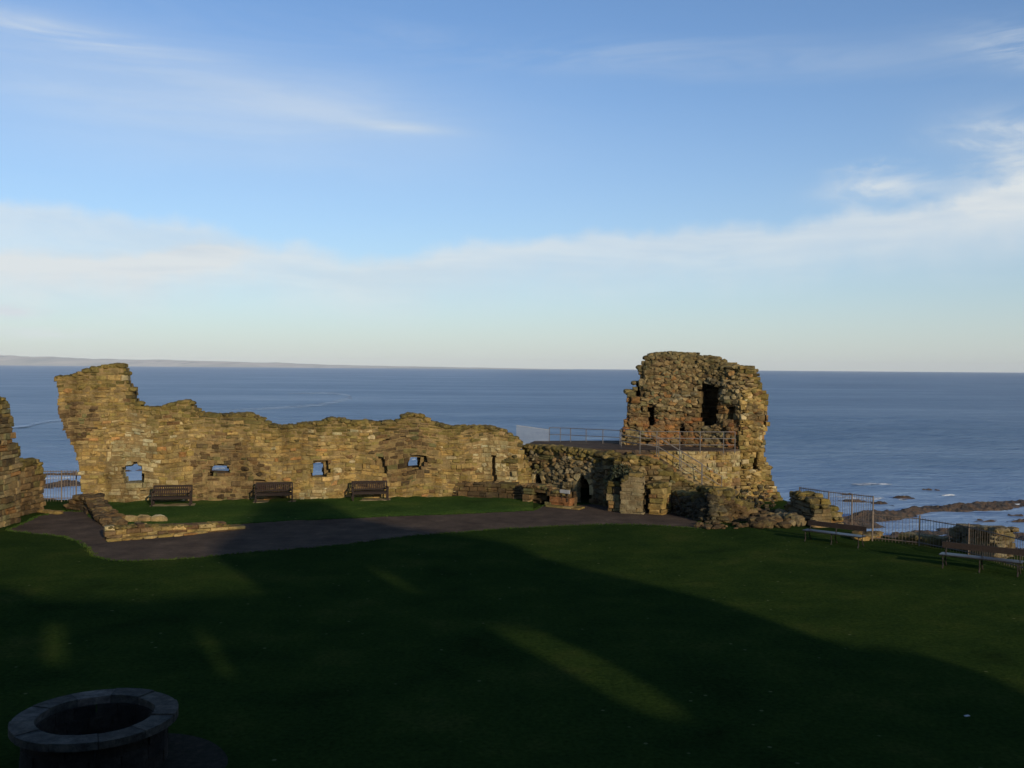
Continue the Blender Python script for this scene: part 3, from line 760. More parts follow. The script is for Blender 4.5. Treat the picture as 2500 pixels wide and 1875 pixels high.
ruin('stone_platform', 'low block wall with a dark cavity between platform and taller doorway', 'platform', [AT(1276, 50.6), AT(1345, 49.7), AT(1392, 49.1)],
     [(1276, 1255), (1276, 1188), (1300, 1186), (1322, 1190), (1345, 1196), (1372, 1204), (1390, 1208), (1392, 1255)], niches=[[(1293, 1234), (1294, 1206), (1304, 1198), (1330, 1200), (1345, 1214), (1340, 1224), (1326, 1234)]], ndepth=.55,
     T=.7, pal=lambda u, z: RED if u > 2 else BROWN, zmin=-.1, prot=.05, jit=.04, bev=.04, course=(.2, .34), width=(.35, .8), mortar=(.12, .085, .05), lumps=.13, moss=.15, mosspal=BROWN)
ruin('stone_slab', 'low pale slabs lying before the dark cavity', 'slab', [AT(1297, 49.9), AT(1410, 48.4)], [(1297, 1260), (1297, 1240), (1350, 1236), (1410, 1240), (1410, 1260)], T=.7, pal=TAN, zmin=-.05, prot=.03, course=(.1, .16), width=(.5, 1.0), lumps=0, moss=0)
# small white notice
mb = MB(); a = AT(1369, 49.55); b = AT(1393, 49.1)
sg = empty('notice_plate', (a.x, a.y, .9), 'small blank looking white notice plate fixed above the low reddish wall', 'sign')
zc = .80; mb.bar((a.x, a.y-.18, zc), (b.x, b.y-.18, zc), .03, .17); mb.build('plate', WHITE, sg, origin=(a.x, a.y, .9))
mb = MB()
for q in (a.lerp(b, .2), a.lerp(b, .8)):
    mb = MB(); mb.bar((q.x, q.y-.14, .3), (q.x, q.y-.14, .85), .03, .03); mb.build('post', IRON, sg, origin=(a.x, a.y, .9))

# dark shrub
sh = empty('ivy_shrub', (*AT(1518, 48.3)[:2], 0), 'dark leafy shrub growing over the stones below the terrace', 'shrub'); mb = MB()
c0 = AT(1518, 48.2)
for i in range(1500):
    a = uni(0, 6.28); r_ = uni(0, 1)**.5; x = c0.x+.62*r_*math.cos(a); y = c0.y+.5*r_*math.sin(a)+.2
    top = 2.35+.3*noise.noise(Vector((x*2.5, y*2.5, 0)))+(x-c0.x)*.3-r_*r_*.5; z = uni(1.5, max(1.6, top))
    s = uni(.04, .09); d1 = Vector((uni(-1, 1), uni(-1, 1), uni(-.6, .6))).normalized()*s; d2 = d1.cross(Vector((uni(-1, 1), uni(-1, 1), uni(-1, 1)))).normalized()*s*.6
    q = Vector((x, y, z)); mb.add([q-d1, q+d2, q+d1, q-d2], [(0, 1, 2, 3)])
mb.build('foliage', LEAF, sh, origin=tuple(sh.location))
mb = MB()
for i in range(5): mb.tube([(c0.x+uni(-.1, .1), c0.y+.2, 1.0), (c0.x+uni(-.3, .3), c0.y+.2, 2.0)], .02, 5)
mb.build('stem', WOOD, sh, origin=tuple(sh.location))

# ------------------------------------------------------------------ ruins at the right
ruin('ruined_wall', 'grey wall fragment with an upright stone right of the tower foot', 'castle wall', [AT(1914, 46.4), AT(1984, 43.6)],
     [(1914, 1300), (1916, 1238), (1927, 1229), (1928, 1204), (1951, 1205), (1960, 1217), (1979, 1221), (1984, 1250), (1984, 1300)], T=.9, pal=GREYB, zmin=-.3, prot=.08, jit=.06, bev=.06, mortar=(.1, .08, .05), lumps=.16, moss=.2)
ruin('ruined_wall', 'lower grey wall fragment behind the left end of the iron bench', 'castle wall', [AT(1986, 45.6), AT(2020, 43.9)],
     [(1984, 1300), (1984, 1238), (2004, 1238), (2012, 1252), (2018, 1264), (2020, 1300)], T=.8, pal=TOWER, zmin=-.3, prot=.07, jit=.06, bev=.06, mortar=(.1, .08, .05), lumps=.15, moss=.2)
rubble('rubble_heap', 'tumbled dark stones at the foot of the grey wall fragment', [(uni(1895, 1985), uni(1262, 1284), uni(.3, .7), uni(.6, 1)) for _ in range(60)], GREYB)
rubble('stone_slab', 'flat brown stones by the fence post right of the nearer wall fragments', [(uni(2088, 2140), uni(1306, 1318), uni(.4, .8), .35) for _ in range(14)], TAN, 'slab')
ruin('stone_block', 'low weathered block with a sunlit right end in front of the fence', 'stone block', [AT(2172, 40.6), AT(2284, 38.9)], [(2172, 1350), (2172, 1316), (2200, 1312), (2240, 1312), (2282, 1318), (2284, 1350)], T=1.0, pal=TOWER, zmin=-.4, prot=.05, jit=.05, bev=.06, course=(.3, .4), width=(.5, 1), lumps=.12, moss=.2)
ruin('stone_block', 'large squared masonry block behind the farther fence rails at right', 'stone block', [AT(2318, 39.8), AT(2441, 36.4), AT(2470, 37.2)], [(2318, 1380), (2317, 1292), (2336, 1287), (2380, 1289), (2420, 1290), (2436, 1294), (2452, 1308), (2462, 1328), (2470, 1380)], T=1.0, pal=GREYB, zmin=-.6, prot=.06, jit=.05, bev=.05, course=(.2, .35), width=(.3, .6), lumps=.14, moss=.4, mosspal=GREYB, knobs=(40, .1, .22))

# ------------------------------------------------------------------ railings
def fence(name, label, pts, h, post_h, z0, bar_gap, m, r=.011, postpx=None, rails=(.12, 1.0), post_r=.035, group=None, brace=False):
    a0 = pts[0]; o = empty(name, (a0[0], a0[1], z0), label, 'railing', group); og = (a0[0], a0[1], z0)
    bars = MB(); P = [Vector((p[0], p[1], z0 if len(p) < 3 else p[2])) for p in pts]
    for k in rails:
        rl = MB(); rl.tube([p+Vector((0, 0, h*k)) for p in P], .02, 4); rl.build('rail', m, o, origin=og)
    for a, b in zip(P, P[1:]):
        if bar_gap:
            n_ = max(1, int((b-a).length/bar_gap))
            for i in range(1, n_):
                q = a.lerp(b, i/n_); t = h+uni(.05, .07); bars.tube([(q.x, q.y, q.z+.03), (q.x+uni(-.01, .01), q.y, q.z+t)], r, 4)
    for p in P:
        pm = MB(); pm.tube([p-Vector((0, 0, .3)), p+Vector((0, 0, post_h))], post_r, 8)
        if brace: pm.tube([p+Vector((0, 0, post_h*.7)), p+Vector((.25, .7, 0))], .018, 5)
        pm.build('post', m, o, origin=og)
    if bar_gap: bars.build('bars', m, o, origin=og)
    return o
fence('iron_railing', 'iron railing of thin upright bars closing the gap in the left ruins', [AT(96, 49.6), AT(150, 49.8), AT(186, 49.9)], 1.55, 1.6, .25, .13, RUST, .012)
fence('iron_railing', 'taller brown railing of close bars behind the nearer wall fragments at right', [AT(1956, 47.2), AT(2027, 45.6), AT(2084, 44.8), AT(2136, 44.0)], 1.32, 1.36, -.15, .11, RUST, .009)
q = [G(2136, 1324), G(2252, 1336), G(2373, 1360), G(2520, 1402)]
fence('iron_railing', 'low thin railing with braced posts running behind both iron benches', [(p.x, p.y+.3) for p in q], 1.08, 1.22, 0, .125, RUST, .008, brace=True)

def pipe_rail(name, label, pts, h, rails=(.5, 1.0), r=.022, m=RAIL, parent=None):
    P = [Vector(p) for p in pts]; og = tuple(P[0])
    o = empty(name, og, label, 'railing')
    for p in P:
        pm = MB(); pm.tube([p-Vector((0, 0, .1)), p+Vector((0, 0, h))], r*1.1, 6); pm.build('post', m, o, origin=og)
    for k in rails:
        rm = MB(); rm.tube([p+Vector((0, 0, h*k)) for p in P], r, 6); rm.build('rail', m, o, origin=og)
    return o
pipe_rail('handrail', 'grey tube handrail along the seaward edge of the terrace', [(*AT(X, d)[:2], tz) for X, d in ((1342, 56.3), (1369, 56.2), (1394, 56.0), (1432, 55.4), (1473, 54.9), (1515, 54.3))], .78, (.5, 1))
pipe_rail('handrail', 'grey tube handrail along the near edge of the terrace above the stairs', [(*AT(X, d)[:2], tz) for X, d in ((1518, 52.4), (1564, 50.3), (1605, 50.2), (1661, 50.2), (1711, 50.2), (1768, 50.3), (1796, 50.4))], 1.0, (.02, .33, .66, 1)[1:])
def sz(x): return tz-(tz-.55)*min(1, max(0, (x-xa)/(xb-xa)))
for lab, y, xs in (('far side handrail sloping down the stone stairs against the retaining wall', 49.95, (1605, 1661, 1715, 1765)), ('near side handrail sloping down the stone stairs above the rough side wall', 48.75, (1564, 1610, 1665, 1717))):
    pts = [(*AT(X, y)[:2], 0) for X in xs]; pts = [(x, yy, sz(x)) for x, yy, _ in pts]
    pipe_rail('handrail', lab, pts, .98, (.5, 1.0), .018)
# pale mesh panel
a, b = AT(1262, 56.6), AT(1342, 56.3)
wp = empty('mesh_panel', (a.x, a.y, tz), 'pale wire mesh fence panel at the left end of the terrace', 'fence panel'); og = (a.x, a.y, tz)
mb = MB()
for i in range(49):
    q = a.lerp(b, i/48); zt = 3.66-.22*(i/48); mb.tube([(q.x, q.y, 2.55), (q.x, q.y, zt)], .0065, 4)
mb.build('wires', WHITE, wp, origin=og)
mb = MB()
for f_ in (0, 1): mb.tube([(a.x, a.y, 2.6+f_*1.06), (b.x, b.y, 2.6+f_*.84)], .014, 4)
mb.build('frame', WHITE, wp, origin=og)
mb = MB()
a2, b2 = AT(1270, 58.0), AT(1400, 57.6)

# ------------------------------------------------------------------ benches
DK = (.020, .013, .010)
def wood_bench():
    o = empty('wooden_bench', (0, 0, 0)); W = 1.78
    for sx in (-1, 1):
        mb = MB(); x = sx*W/2
        mb.bar((x, -.28, 0), (x, -.28, .62), .07, .07, DK); mb.build('leg', WOOD, o)
        mb = MB(); mb.bar((x, .26, 0), (x, .26, .42), .07, .07, DK); mb.bar((x, .26, .40), (x, .38, .92), .07, .06, DK); mb.build('leg', WOOD, o)
        mb = MB(); mb.bar((x, -.34, .645), (x, .34, .645), .09, .045, DK); mb.build('armrest', WOOD, o)
    mb = MB()
    for i in range(6): mb.bar((-W/2, -.27+i*.1, .43), (W/2, -.27+i*.1, .43), .08, .025, DK)
    mb.bar((-W/2, -.28, .375), (W/2, -.28, .375), .04, .09, DK); mb.bar((-W/2, .24, .375), (W/2, .24, .375), .04, .09, DK)
    mb.build('seat', WOOD, o)
    mb = MB(); mb.bar((-W/2, .365, .90), (W/2, .365, .90), .045, .09, DK); mb.bar((-W/2, .285, .52), (W/2, .285, .52), .04, .07, DK)
    for i in range(17):
        x = -W/2+.09+i*(W-.18)/16; mb.bar((x, .29, .53), (x, .36, .88), .055, .018, (.034, .018, .013))
    mb.build('backrest', WOOD, o)
    return o
def copy_tree(o, parent=None):
    c = o.copy(); COL.objects.link(c)
    if parent: c.parent = parent
    for ch in list(o.children): copy_tree(ch, c)
    return c
wang = math.atan2(wd.y, wd.x)
wb = wood_bench(); spots = [(424, 1231, .0, 'reddish brown wooden bench under the leftmost window hole'), (672, 1222, .02, 'dark wooden bench behind the shadow tip, middle of the three along the wall'), (905, 1218, .05, 'dark wooden bench nearest the low platform, under the narrow window hole')]
for i, (X, Y, da, lab) in enumerate(spots):
    o = wb if i == 0 else copy_tree(wb)
    q = G(X, Y, .14); o.location = (q.x, q.y-.25, .125); o.rotation_euler = (0, 0, wang+da)
    tag(o, lab, 'bench', 'wooden benches against the curtain wall')
    mb = MB(); w0 = wall_pt(X); mb.box((q.x, q.y-.1, .10), (2.1, .8, .06), (.33, .27, .17), wang, .01)
    tag(mb.build('paving_slab', STONE), 'pale slab under the '+('reddish bench at left', 'middle wooden bench', 'wooden bench nearest the platform')[i], 'slab', 'slabs under the wooden benches')

def iron_bench():
    o = empty('iron_bench', (0, 0, 0)); W = 2.45
    for i, x in enumerate((-W/2+.12, 0, W/2-.12)):
        mb = MB(); mb.tube([(x, -.30, 0), (x, -.22, .12), (x, -.26, .30), (x, -.22, .40)], .024, 6); mb.build('leg', IRON, o)
        mb = MB(); mb.tube([(x, .30, 0), (x, .18, .14), (x, .12, .28), (x, .16, .40)], .024, 6); mb.build('leg', IRON, o)
        mb = MB(); mb.tube([(x, -.24, .40), (x, .16, .39), (x, .24, .60), (x, .30, .84)], .022, 6); mb.build('back_frame', IRON, o)
    mb = MB()
    for y in (-.20, -.02, .14): mb.bar((-W/2, y, .435), (W/2, y, .435), .165, .035)
    mb.build('seat', PLANK, o)
    mb = MB(); mb.bar((-W/2, .245, .70), (W/2, .245, .70), .035, .20, (.03, .022, .018)); mb.build('backrest', WOOD, o)
    return o
ib = iron_bench()
for i, (x1, y1, x2, y2, lab) in enumerate(((1985, 1322, 2092, 1336, 'iron framed plank bench on the right lawn in front of the ruined wall fragments'), (2330, 1388, 2468, 1404, 'iron framed plank bench nearer the right edge of the view'))):
    o = ib if i == 0 else copy_tree(ib)
    a, b = G(x1, y1), G(x2, y2); m_ = (a+b)/2; o.location = (m_.x, m_.y+.1, 0); o.rotation_euler = (0, 0, math.atan2((b-a).y, (b-a).x))
    o.scale = (1.08 if i else 1,)*3
    tag(o, lab, 'bench', 'iron framed benches on the right lawn')

# ------------------------------------------------------------------ well
wc = G(234, 1746, .82); wl = empty('stone_well', (wc.x, wc.y, 0), 'round stone well with a broad flat rim in deep shade on the lawn', 'well')
def ring(mb, r0, r1, z0, z1, n, col, gap=.012, jit=.0):
    for i in range(n):
        a0 = 2*math.pi*i/n+gap/r1; a1 = 2*math.pi*(i+1)/n-gap/r1; k = 5; c = pick(col); dz = uni(-jit, jit); dr = uni(-jit, jit)
        for j in range(k):
            t0 = a0+(a1-a0)*j/k; t1 = a0+(a1-a0)*(j+1)/k
            q = []
            for z in (z0, z1+dz):
                for r_, t in ((r0, t0), (r1+dr, t0), (r1+dr, t1), (r0, t1)): q.append((r_*math.cos(t), r_*math.sin(t), z))
            fs = [(0, 3, 2, 1), (4, 5, 6, 7), (1, 2, 6, 5), (3, 0, 4, 7)]
            if j == 0: fs.append((0, 1, 5, 4))
            if j == k-1: fs.append((2, 3, 7, 6))
            mb.add(q, fs, c)
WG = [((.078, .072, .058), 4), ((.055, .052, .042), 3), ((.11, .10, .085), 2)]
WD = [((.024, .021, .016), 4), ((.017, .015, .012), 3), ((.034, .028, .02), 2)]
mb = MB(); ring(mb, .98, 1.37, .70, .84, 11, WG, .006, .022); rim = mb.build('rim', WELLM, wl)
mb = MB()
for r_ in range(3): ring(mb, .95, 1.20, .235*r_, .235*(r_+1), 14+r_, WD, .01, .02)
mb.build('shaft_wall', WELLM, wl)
mb = MB()
for z0, z1 in ((-3, -1.5), (-1.5, -.002)):
    ring(mb, 1.03, 1.12, z0, z1, 16, BROWN, .001)
mb = MB()
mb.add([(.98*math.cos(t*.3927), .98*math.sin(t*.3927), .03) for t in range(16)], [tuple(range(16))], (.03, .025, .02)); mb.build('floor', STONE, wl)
mb = MB()
c = G(470, 1800); 
import itertools
ringp = []
for i in range(40):
    t = 2*math.pi*i/40; r_ = 1.0+.06*noise.noise(Vector((math.cos(t)*2, math.sin(t)*2, 0)))
    ringp.append((wc.x+.75+1.6*r_*math.cos(t), wc.y-.35+1.7*r_*math.sin(t)))
tag(flat('paved_ring', ringp, SHADEPAVE, .006), kind='structure')
mb = MB(); q = G(2361, 1749); mb.box((q.x, q.y, .012), (.11, .06, .015), (.5, .5, .5), .4)
tag(mb.build('paper_scrap', WHITE), 'small white scrap of paper on the dark lawn at lower right', 'litter')

# ------------------------------------------------------------------ sea, shore, far coast
mb = MB()
ys = [-300, 40, 60, 90, 130, 180, 260, 400, 700, 1500, 4000, 9000, 15500]
for y in ys:
    for x in (-15000, -5000, -600, 0, 600, 5000, 15000): mb.v.append((x, y, SEA))
for i in range(len(ys)-1):
    for j in range(6):
        k = i*7+j; mb.f.append([k, k+1, k+8, k+7]); mb.c.append((1, 1, 1)); mb.m.append(0)
tag(mb.build('sea', SEAM), kind='structure')

# swell and chop near the shore
mb = MB(); nx, ny = 230, 430; xs0, xs1, yy0, yy1 = -130, 190, 66, 420
for j in range(ny+1):
    t = j/ny; y = yy0+(yy1-yy0)*t**1.25
    for i in range(nx+1):
        x = xs0+(xs1-xs0)*i/nx; e = min(1, i/12, (nx-i)/12, j/12, (ny-j)/40)
        v = y+.25*x
        h = .30*(1-abs(noise.noise(Vector((x*.018, v*.085, 1))))*2.2)+.22*noise.noise(Vector((x*.05, v*.22, 4)))+.14*noise.noise(Vector((x*.16, v*.55, 8)))+.06*noise.noise(Vector((x*.5, v*1.3, 9)))
        mb.v.append((x, y, SEA+.01+e*max(0, .12+h)))
for j in range(ny):
    for i in range(nx):
        k = j*(nx+1)+i; mb.f.append([k, k+1, k+nx+2, k+nx+1]); mb.c.append((1, 1, 1)); mb.m.append(0)
tag(mb.build('sea', SEAM, smooth=True), kind='structure')
RIDG = []   # (x1,y1,x2,y2,width,height)
def rid(X1, Y1, X2, Y2, w, h):
    a, b = G(X1, Y1, SEA), G(X2, Y2, SEA); RIDG.append((a.x, a.y, b.x, b.y, w*.62, h*.62))
rid(2110, 1272, 2300, 1252, 4.5, 1.9); rid(2250, 1254, 2460, 1243, 5.0, 2.0); rid(2040, 1285, 2130, 1268, 5, 1.4)
rid(1985, 1226, 2150, 1234, 2.2, 1.0); rid(2190, 1222, 2236, 1226, 3.0, 1.6); rid(2430, 1240, 2560, 1238, 5, 1.4)
rid(2020, 1304, 2100, 1290, 6, 2.0); rid(2150, 1322, 2330, 1305, 3.5, 1.2); rid(2300, 1300, 2420, 1296, 2.5, 1.0); rid(2380, 1280, 2560, 1282, 1.6, .7)
rid(2430, 1310, 2600, 1330, 6, 1.4); rid(2330, 1330, 2600, 1370, 8, 1.6); rid(2200, 1345, 2400, 1360, 7, 1.5); rid(2080, 1214, 2110, 1216, 1.2, .5); rid(2390, 1277, 2430, 1277, 1.5, .7); rid(2050, 1212, 2085, 1213, 1.5, .9); rid(2165, 1240, 2185, 1241, 1.5, .8); rid(2300, 1216, 2340, 1217, 1.3, .6); rid(2255, 1198, 2290, 1199, 1.5, .6); rid(2465, 1265, 2500, 1266, 1.6, .8)
rid(40, 1165, 190, 1163, 2, 1.2); rid(30, 1198, 200, 1190, 7, 2.0); rid(60, 1228, 180, 1226, 3.2, 1.1); rid(280, 1158, 360, 1152, 2, 1.0); rid(-60, 1270, 130, 1262, 4, 1.4)
mb = MB()
def shore_h(x, y):
    p = Vector((x, y, 0)); h = -2.2
    for x1, y1, x2, y2, w, hh in RIDG:
        d = Vector((x2-x1, y2-y1)); t = max(0, min(1, ((x-x1)*d.x+(y-y1)*d.y)/d.length_squared))
        e = math.hypot(x-x1-d.x*t, y-y1-d.y*t)
        g = math.exp(-(e/w)**2)
        h = max(h, -2.2+(hh+2.2)*g)
    h += .8*noise.noise(Vector((x*.12, y*.35, 0)))+.5*noise.noise(Vector((x*.35, y*.9, 5)))+.35*noise.noise(p*1.7)
    h += .20*math.sin((y-.2*x)*2.4+3*noise.noise(p*.2))+.22*abs(noise.noise(p*2.6))
    h += .16*noise.noise(p*3.3)
    if h > .25: h = .25+(h-.25)*.62
    return h
def shore_patch(name, x0, x1, y0, y1, st_):
    mb = MB(); nx, ny = int((x1-x0)/st_), int((y1-y0)/st_); keep = {}
    H = [[shore_h(x0+i*st_, y0+j*st_) for i in range(nx+1)] for j in range(ny+1)]
    for j in range(ny+1):
        for i in range(nx+1): mb.v.append((x0+i*st_+uni(-.2, .2)*st_, y0+j*st_, SEA+H[j][i]))
    for j in range(ny):
        for i in range(nx):
            if max(H[j][i], H[j][i+1], H[j+1][i], H[j+1][i+1]) > -.15:
                k = j*(nx+1)+i; mb.f.append([k, k+1, k+nx+2, k+nx+1]); mb.c.append((1, 1, 1)); mb.m.append(0)
    return tag(mb.build(name, SHORE), kind='structure')
shore_patch('rocky_shore', 28, 95, 88, 165, .38)
shore_patch('rocky_reef', -92, -36, 112, 178, .6)

def foam(X1, Y1, X2, Y2, w, dens=1.0):
    a, b = G(X1, Y1, SEA), G(X2, Y2, SEA); n_ = max(4, int((b-a).length/.6)); w *= 1.5
    base = len(FM.v)
    for i in range(n_+1):
        q = a.lerp(b, i/n_); off = w*1.6*noise.noise(Vector((q.x*.12, q.y*.1, 2))); tp = math.sin(math.pi*min(1, max(0, (i+.2)/(n_+.4))))**.6
        for j, k in enumerate((-1, -.3, .3, 1)):
            zz = SEA+.42+(.16 if 0 < j < 3 else 0)*tp+.08*noise.noise(Vector((q.x*.8, k*2, 1)))
            FM.v.append((q.x, q.y+off+k*w*tp*(1+.5*noise.noise(Vector((q.x*.5, k*3, 5)))), zz))
    for i in range(n_):
        for j in range(3):
            k = base+i*4+j; FM.f.append([k, k+4, k+5, k+1]); FM.c.append((1, 1, 1)); FM.m.append(0)
FM = MB()
foam(2080, 1189, 2145, 1188, .9, 2.2); foam(2130, 1187, 2178, 1189, .5, 1.5); foam(2035, 1219, 2120, 1226, .5, 1.0); foam(2120, 1225, 2155, 1222, .6, 1.3); foam(2190, 1226, 2212, 1227, .5, 1)
foam(2460, 1238, 2500, 1238, .5, 1.2); foam(2300, 1217, 2330, 1216, .3, .8); foam(1985, 1232, 2010, 1230, .5, .8)
foam(505, 1150, 560, 1149, 1.0, 3.5); foam(740, 1135, 800, 1134, .5, 1.5); foam(100, 1176, 190, 1172, .4, .8); foam(1005, 1128, 1015, 1127, .4, 1)
tag(FM.build('surf', FOAM), kind='stuff')

# long pale current line
mb = MB(); CL = [(860, 950), (780, 949), (745, 955), (705, 961), (780, 960), (830, 962), (858, 969), (835, 977), (790, 987), (740, 992), (660, 997), (560, 1002), (430, 1012)]
def smooth_pts(P, k=8):
    out = []
    for i in range(len(P)-1):
        p0, p1, p2, p3 = P[max(i-1, 0)], P[i], P[i+1], P[min(i+2, len(P)-1)]
        for j in range(k):
            t = j/k; out.append(tuple(.5*((2*p1[c])+(-p0[c]+p2[c])*t+(2*p0[c]-5*p1[c]+4*p2[c]-p3[c])*t*t+(-p0[c]+3*p1[c]-3*p2[c]+p3[c])*t**3) for c in (0, 1)))
    return out
CP = smooth_pts(CL[3:]); 
for i, (x, y) in enumerate(CP):
    w = 4.2*math.sin(math.pi*(i+1)/(len(CP)+1))**.5
    for s in (-1, 1):
        q = G(x+s*w*.6, y+s*w*.75, SEA); mb.v.append((q.x, q.y, SEA+.05))
for i in range(len(CP)-1): mb.f.append([2*i, 2*i+1, 2*i+3, 2*i+2]); mb.c.append((1, 1, 1)); mb.m.append(0)
tag(mb.build('slack_water', SLICK), kind='structure')
mb = MB(); CP = smooth_pts([(10, 1052), (36, 1046), (70, 1042), (100, 1034), (150, 1028), (200, 1026)])
for i, (x, y) in enumerate(CP):
    w = 2.4*math.sin(math.pi*(i+1)/(len(CP)+1))**.5
    for s_ in (-1, 1): q = G(x+s_*w*.3, y+s_*w*.8, SEA); mb.v.append((q.x, q.y, SEA+.45))
for i in range(len(CP)-1): mb.f.append([2*i, 2*i+1, 2*i+3, 2*i+2]); mb.c.append((1, 1, 1)); mb.m.append(0)
tag(mb.build('slack_water', SLICK), kind='structure')

# far coast: ridge profile by azimuth, 12 km away, gentle slopes inland
mb = MB(); prof = [(-400, 30), (0, 24), (80, 22), (200, 19), (320, 15), (380, 17), (500, 14), (620, 12), (700, 11), (800, 7.5), (900, 6), (1000, 5), (1150, 3.6), (1300, 1.8), (1400, .5)]
D = 9500; cols = 260; rows_ = 14
for i in range(cols+1):
    X = -400+1800*i/cols
    for (a, b), (c, d) in zip(prof, prof[1:]):
        if a <= X <= c: hpx = b+(X-a)*(d-b)/(c-a); break
    hm = (hpx/F)*(D+1500)*(1+.10*noise.noise(Vector((X*.012, 1, 1)))+.05*noise.noise(Vector((X*.05, 1, 1))))
    for j in range(rows_+1):
        t = j/rows_; y = D+3000*t; x = (X-1250)/F*y
        z = SEA-.5+(hm)*(math.sin(min(1, t*2)*math.pi/2) if t < .5 else math.cos((t-.5)*math.pi)*1.0)*(1+.12*noise.noise(Vector((X*.02, t*4, 3)))*math.sin(math.pi*t))
        mb.v.append((x, y, z))
for i in range(cols):
    for j in range(rows_):
        k = i*(rows_+1)+j; mb.f.append([k, k+rows_+1, k+rows_+2, k+1]); mb.c.append((1, 1, 1)); mb.m.append(0)
tag(mb.build('hills', HILLS, smooth=True), kind='structure')

# ------------------------------------------------------------------ castle front range behind the viewpoint (throws the long shade)
YC = -4.5; TE = math.tan(EL)
def caster(X, Y):
    g = G(X, Y) if not isinstance(X, tuple) else X
    t = (g.y-YC)/SHY; return (g.x-SHX*t, t*TE)
SHD = [(2560, 1715), (2400, 1640), (2230, 1590), (2034, 1571), (1900, 1520), (1760, 1470), (1582, 1424), (1460, 1395), (1356, 1373), (1240, 1322), (1085, 1300), (960, 1282), (860, 1262), (791, 1227), (740, 1223), (672, 1221), (640, 1226), (612, 1250), (580, 1290), (530, 1326), (520, 1350),
       (560, 1375), (655, 1442), (560, 1447), (330, 1462), (240, 1462), (90, 1458), (60, 1440), (0, 1428), (-60, 1426)]
pts = [caster(*p) for p in SHD]; pts = [(x, z) for x, z in pts]
outl = [(pts[0][0]+14, -1), (pts[0][0]+14, pts[0][1]-1)]+pts+[(pts[-1][0]-30, pts[-1][1]), (pts[-1][0]-30, -1)]
WN = [[(1188, 1530), (1232, 1527), (1318, 1534), (1450, 1592), (1570, 1656), (1680, 1740), (1630, 1752), (1525, 1722), (1395, 1642), (1285, 1584)],
      [(900, 1386), (940, 1388), (1018, 1434), (985, 1440)],
      [(112, 1520), (170, 1520), (178, 1618), (108, 1620)], [(474, 1530), (518, 1538), (586, 1644), (542, 1650)]]
WN = [[caster(*p) for p in w] for w in WN]
from mathutils.geometry import delaunay_2d_cdt
def prism_with_holes(name, outer, holes, y0, y1, m, parent, og):
    loops = [outer]+holes; V2 = []; E = []
    for lp in loops:
        b = len(V2); V2 += [Vector(p) for p in lp]; E += [(b+i, b+(i+1) % len(lp)) for i in range(len(lp))]
    r_ = delaunay_2d_cdt(V2, E, [], 0, 1e-5)
    vs, fs = r_[0], r_[2]
    def inside(p, poly):
        c = False; n_ = len(poly)
        for i in range(n_):
            a, b = poly[i], poly[i-1]
            if (a[1] > p[1]) != (b[1] > p[1]) and p[0] < (b[0]-a[0])*(p[1]-a[1])/(b[1]-a[1])+a[0]: c = not c
        return c
    mb = MB(); n_ = len(vs); mb.v = [(v.x, y0, v.y) for v in vs]+[(v.x, y1, v.y) for v in vs]
    for f in fs:
        ce = sum((vs[i] for i in f), Vector((0, 0)))/len(f)
        if inside(ce, outer) and not any(inside(ce, h) for h in holes):
            mb.f += [list(f), [i+n_ for i in reversed(f)]]
    for lp in loops:
        b = len(mb.v); k = len(lp)
        mb.v += [(p[0], y0, p[1]) for p in lp]+[(p[0], y1, p[1]) for p in lp]
        mb.f += [[b+i, b+(i+1) % k, b+k+(i+1) % k, b+k+i] for i in range(k)]
    mb.c = [(.3, .22, .12)]*len(mb.f); mb.m = [0]*len(mb.f)
    return mb.build(name, m, parent, origin=og)
fr = empty('castle_front_range', (10, YC, 0), 'tall roofless stone front range of the castle standing behind the viewpoint', 'building')
prism_with_holes('wall', outl, WN, YC, YC-.35, STONE, fr, (10, YC, 0))

# ------------------------------------------------------------------ haze
mb = MB(); mb.box((0, 7800, 50), (30400, 16400, 130))
hz = mb.build('haze', bpy.data.materials.new('thin_sea_haze')); hm_ = hz.data.materials[0]; hm_.use_nodes = True
nt = hm_.node_tree; nt.nodes.clear(); out = nt.nodes.new('ShaderNodeOutputMaterial'); pv = nt.nodes.new('ShaderNodeVolumePrincipled')
pv.inputs['Color'].default_value = (.80, .86, .93, 1); pv.inputs['Density'].default_value = 3.4e-5; pv.inputs['Anisotropy'].default_value = -.2
L(nt, pv.outputs[0], out.inputs['Volume']); tag(hz, kind='stuff')

# ------------------------------------------------------------------ world
w = bpy.data.worlds.new('World'); SC.world = w; w.use_nodes = True; nt = w.node_tree
bg = nt.nodes['Background']; sky = nt.nodes.new('ShaderNodeTexSky'); sky.sky_type = 'NISHITA'; sky.sun_disc = False
sky.sun_elevation = EL
sunv = Vector((-SHX*math.cos(EL), -SHY*math.cos(EL), math.sin(EL)))      # towards the sun
sky.sun_rotation = math.atan2(sunv.x, sunv.y)
sky.air_density = 1.0; sky.dust_density = .6; sky.ozone_density = 2.0; sky.altitude = 20
tc = nt.nodes.new('ShaderNodeTexCoord').outputs['Generated']
sx = nt.nodes.new('ShaderNodeSeparateXYZ'); L(nt, tc, sx.inputs[0])
az = M(nt, 'MULTIPLY', M(nt, 'ARCTAN2', sx.outputs[0], sx.outputs[1]), 2400); el = M(nt, 'MULTIPLY', M(nt, 'ARCSINE', sx.outputs[2]), 2400)
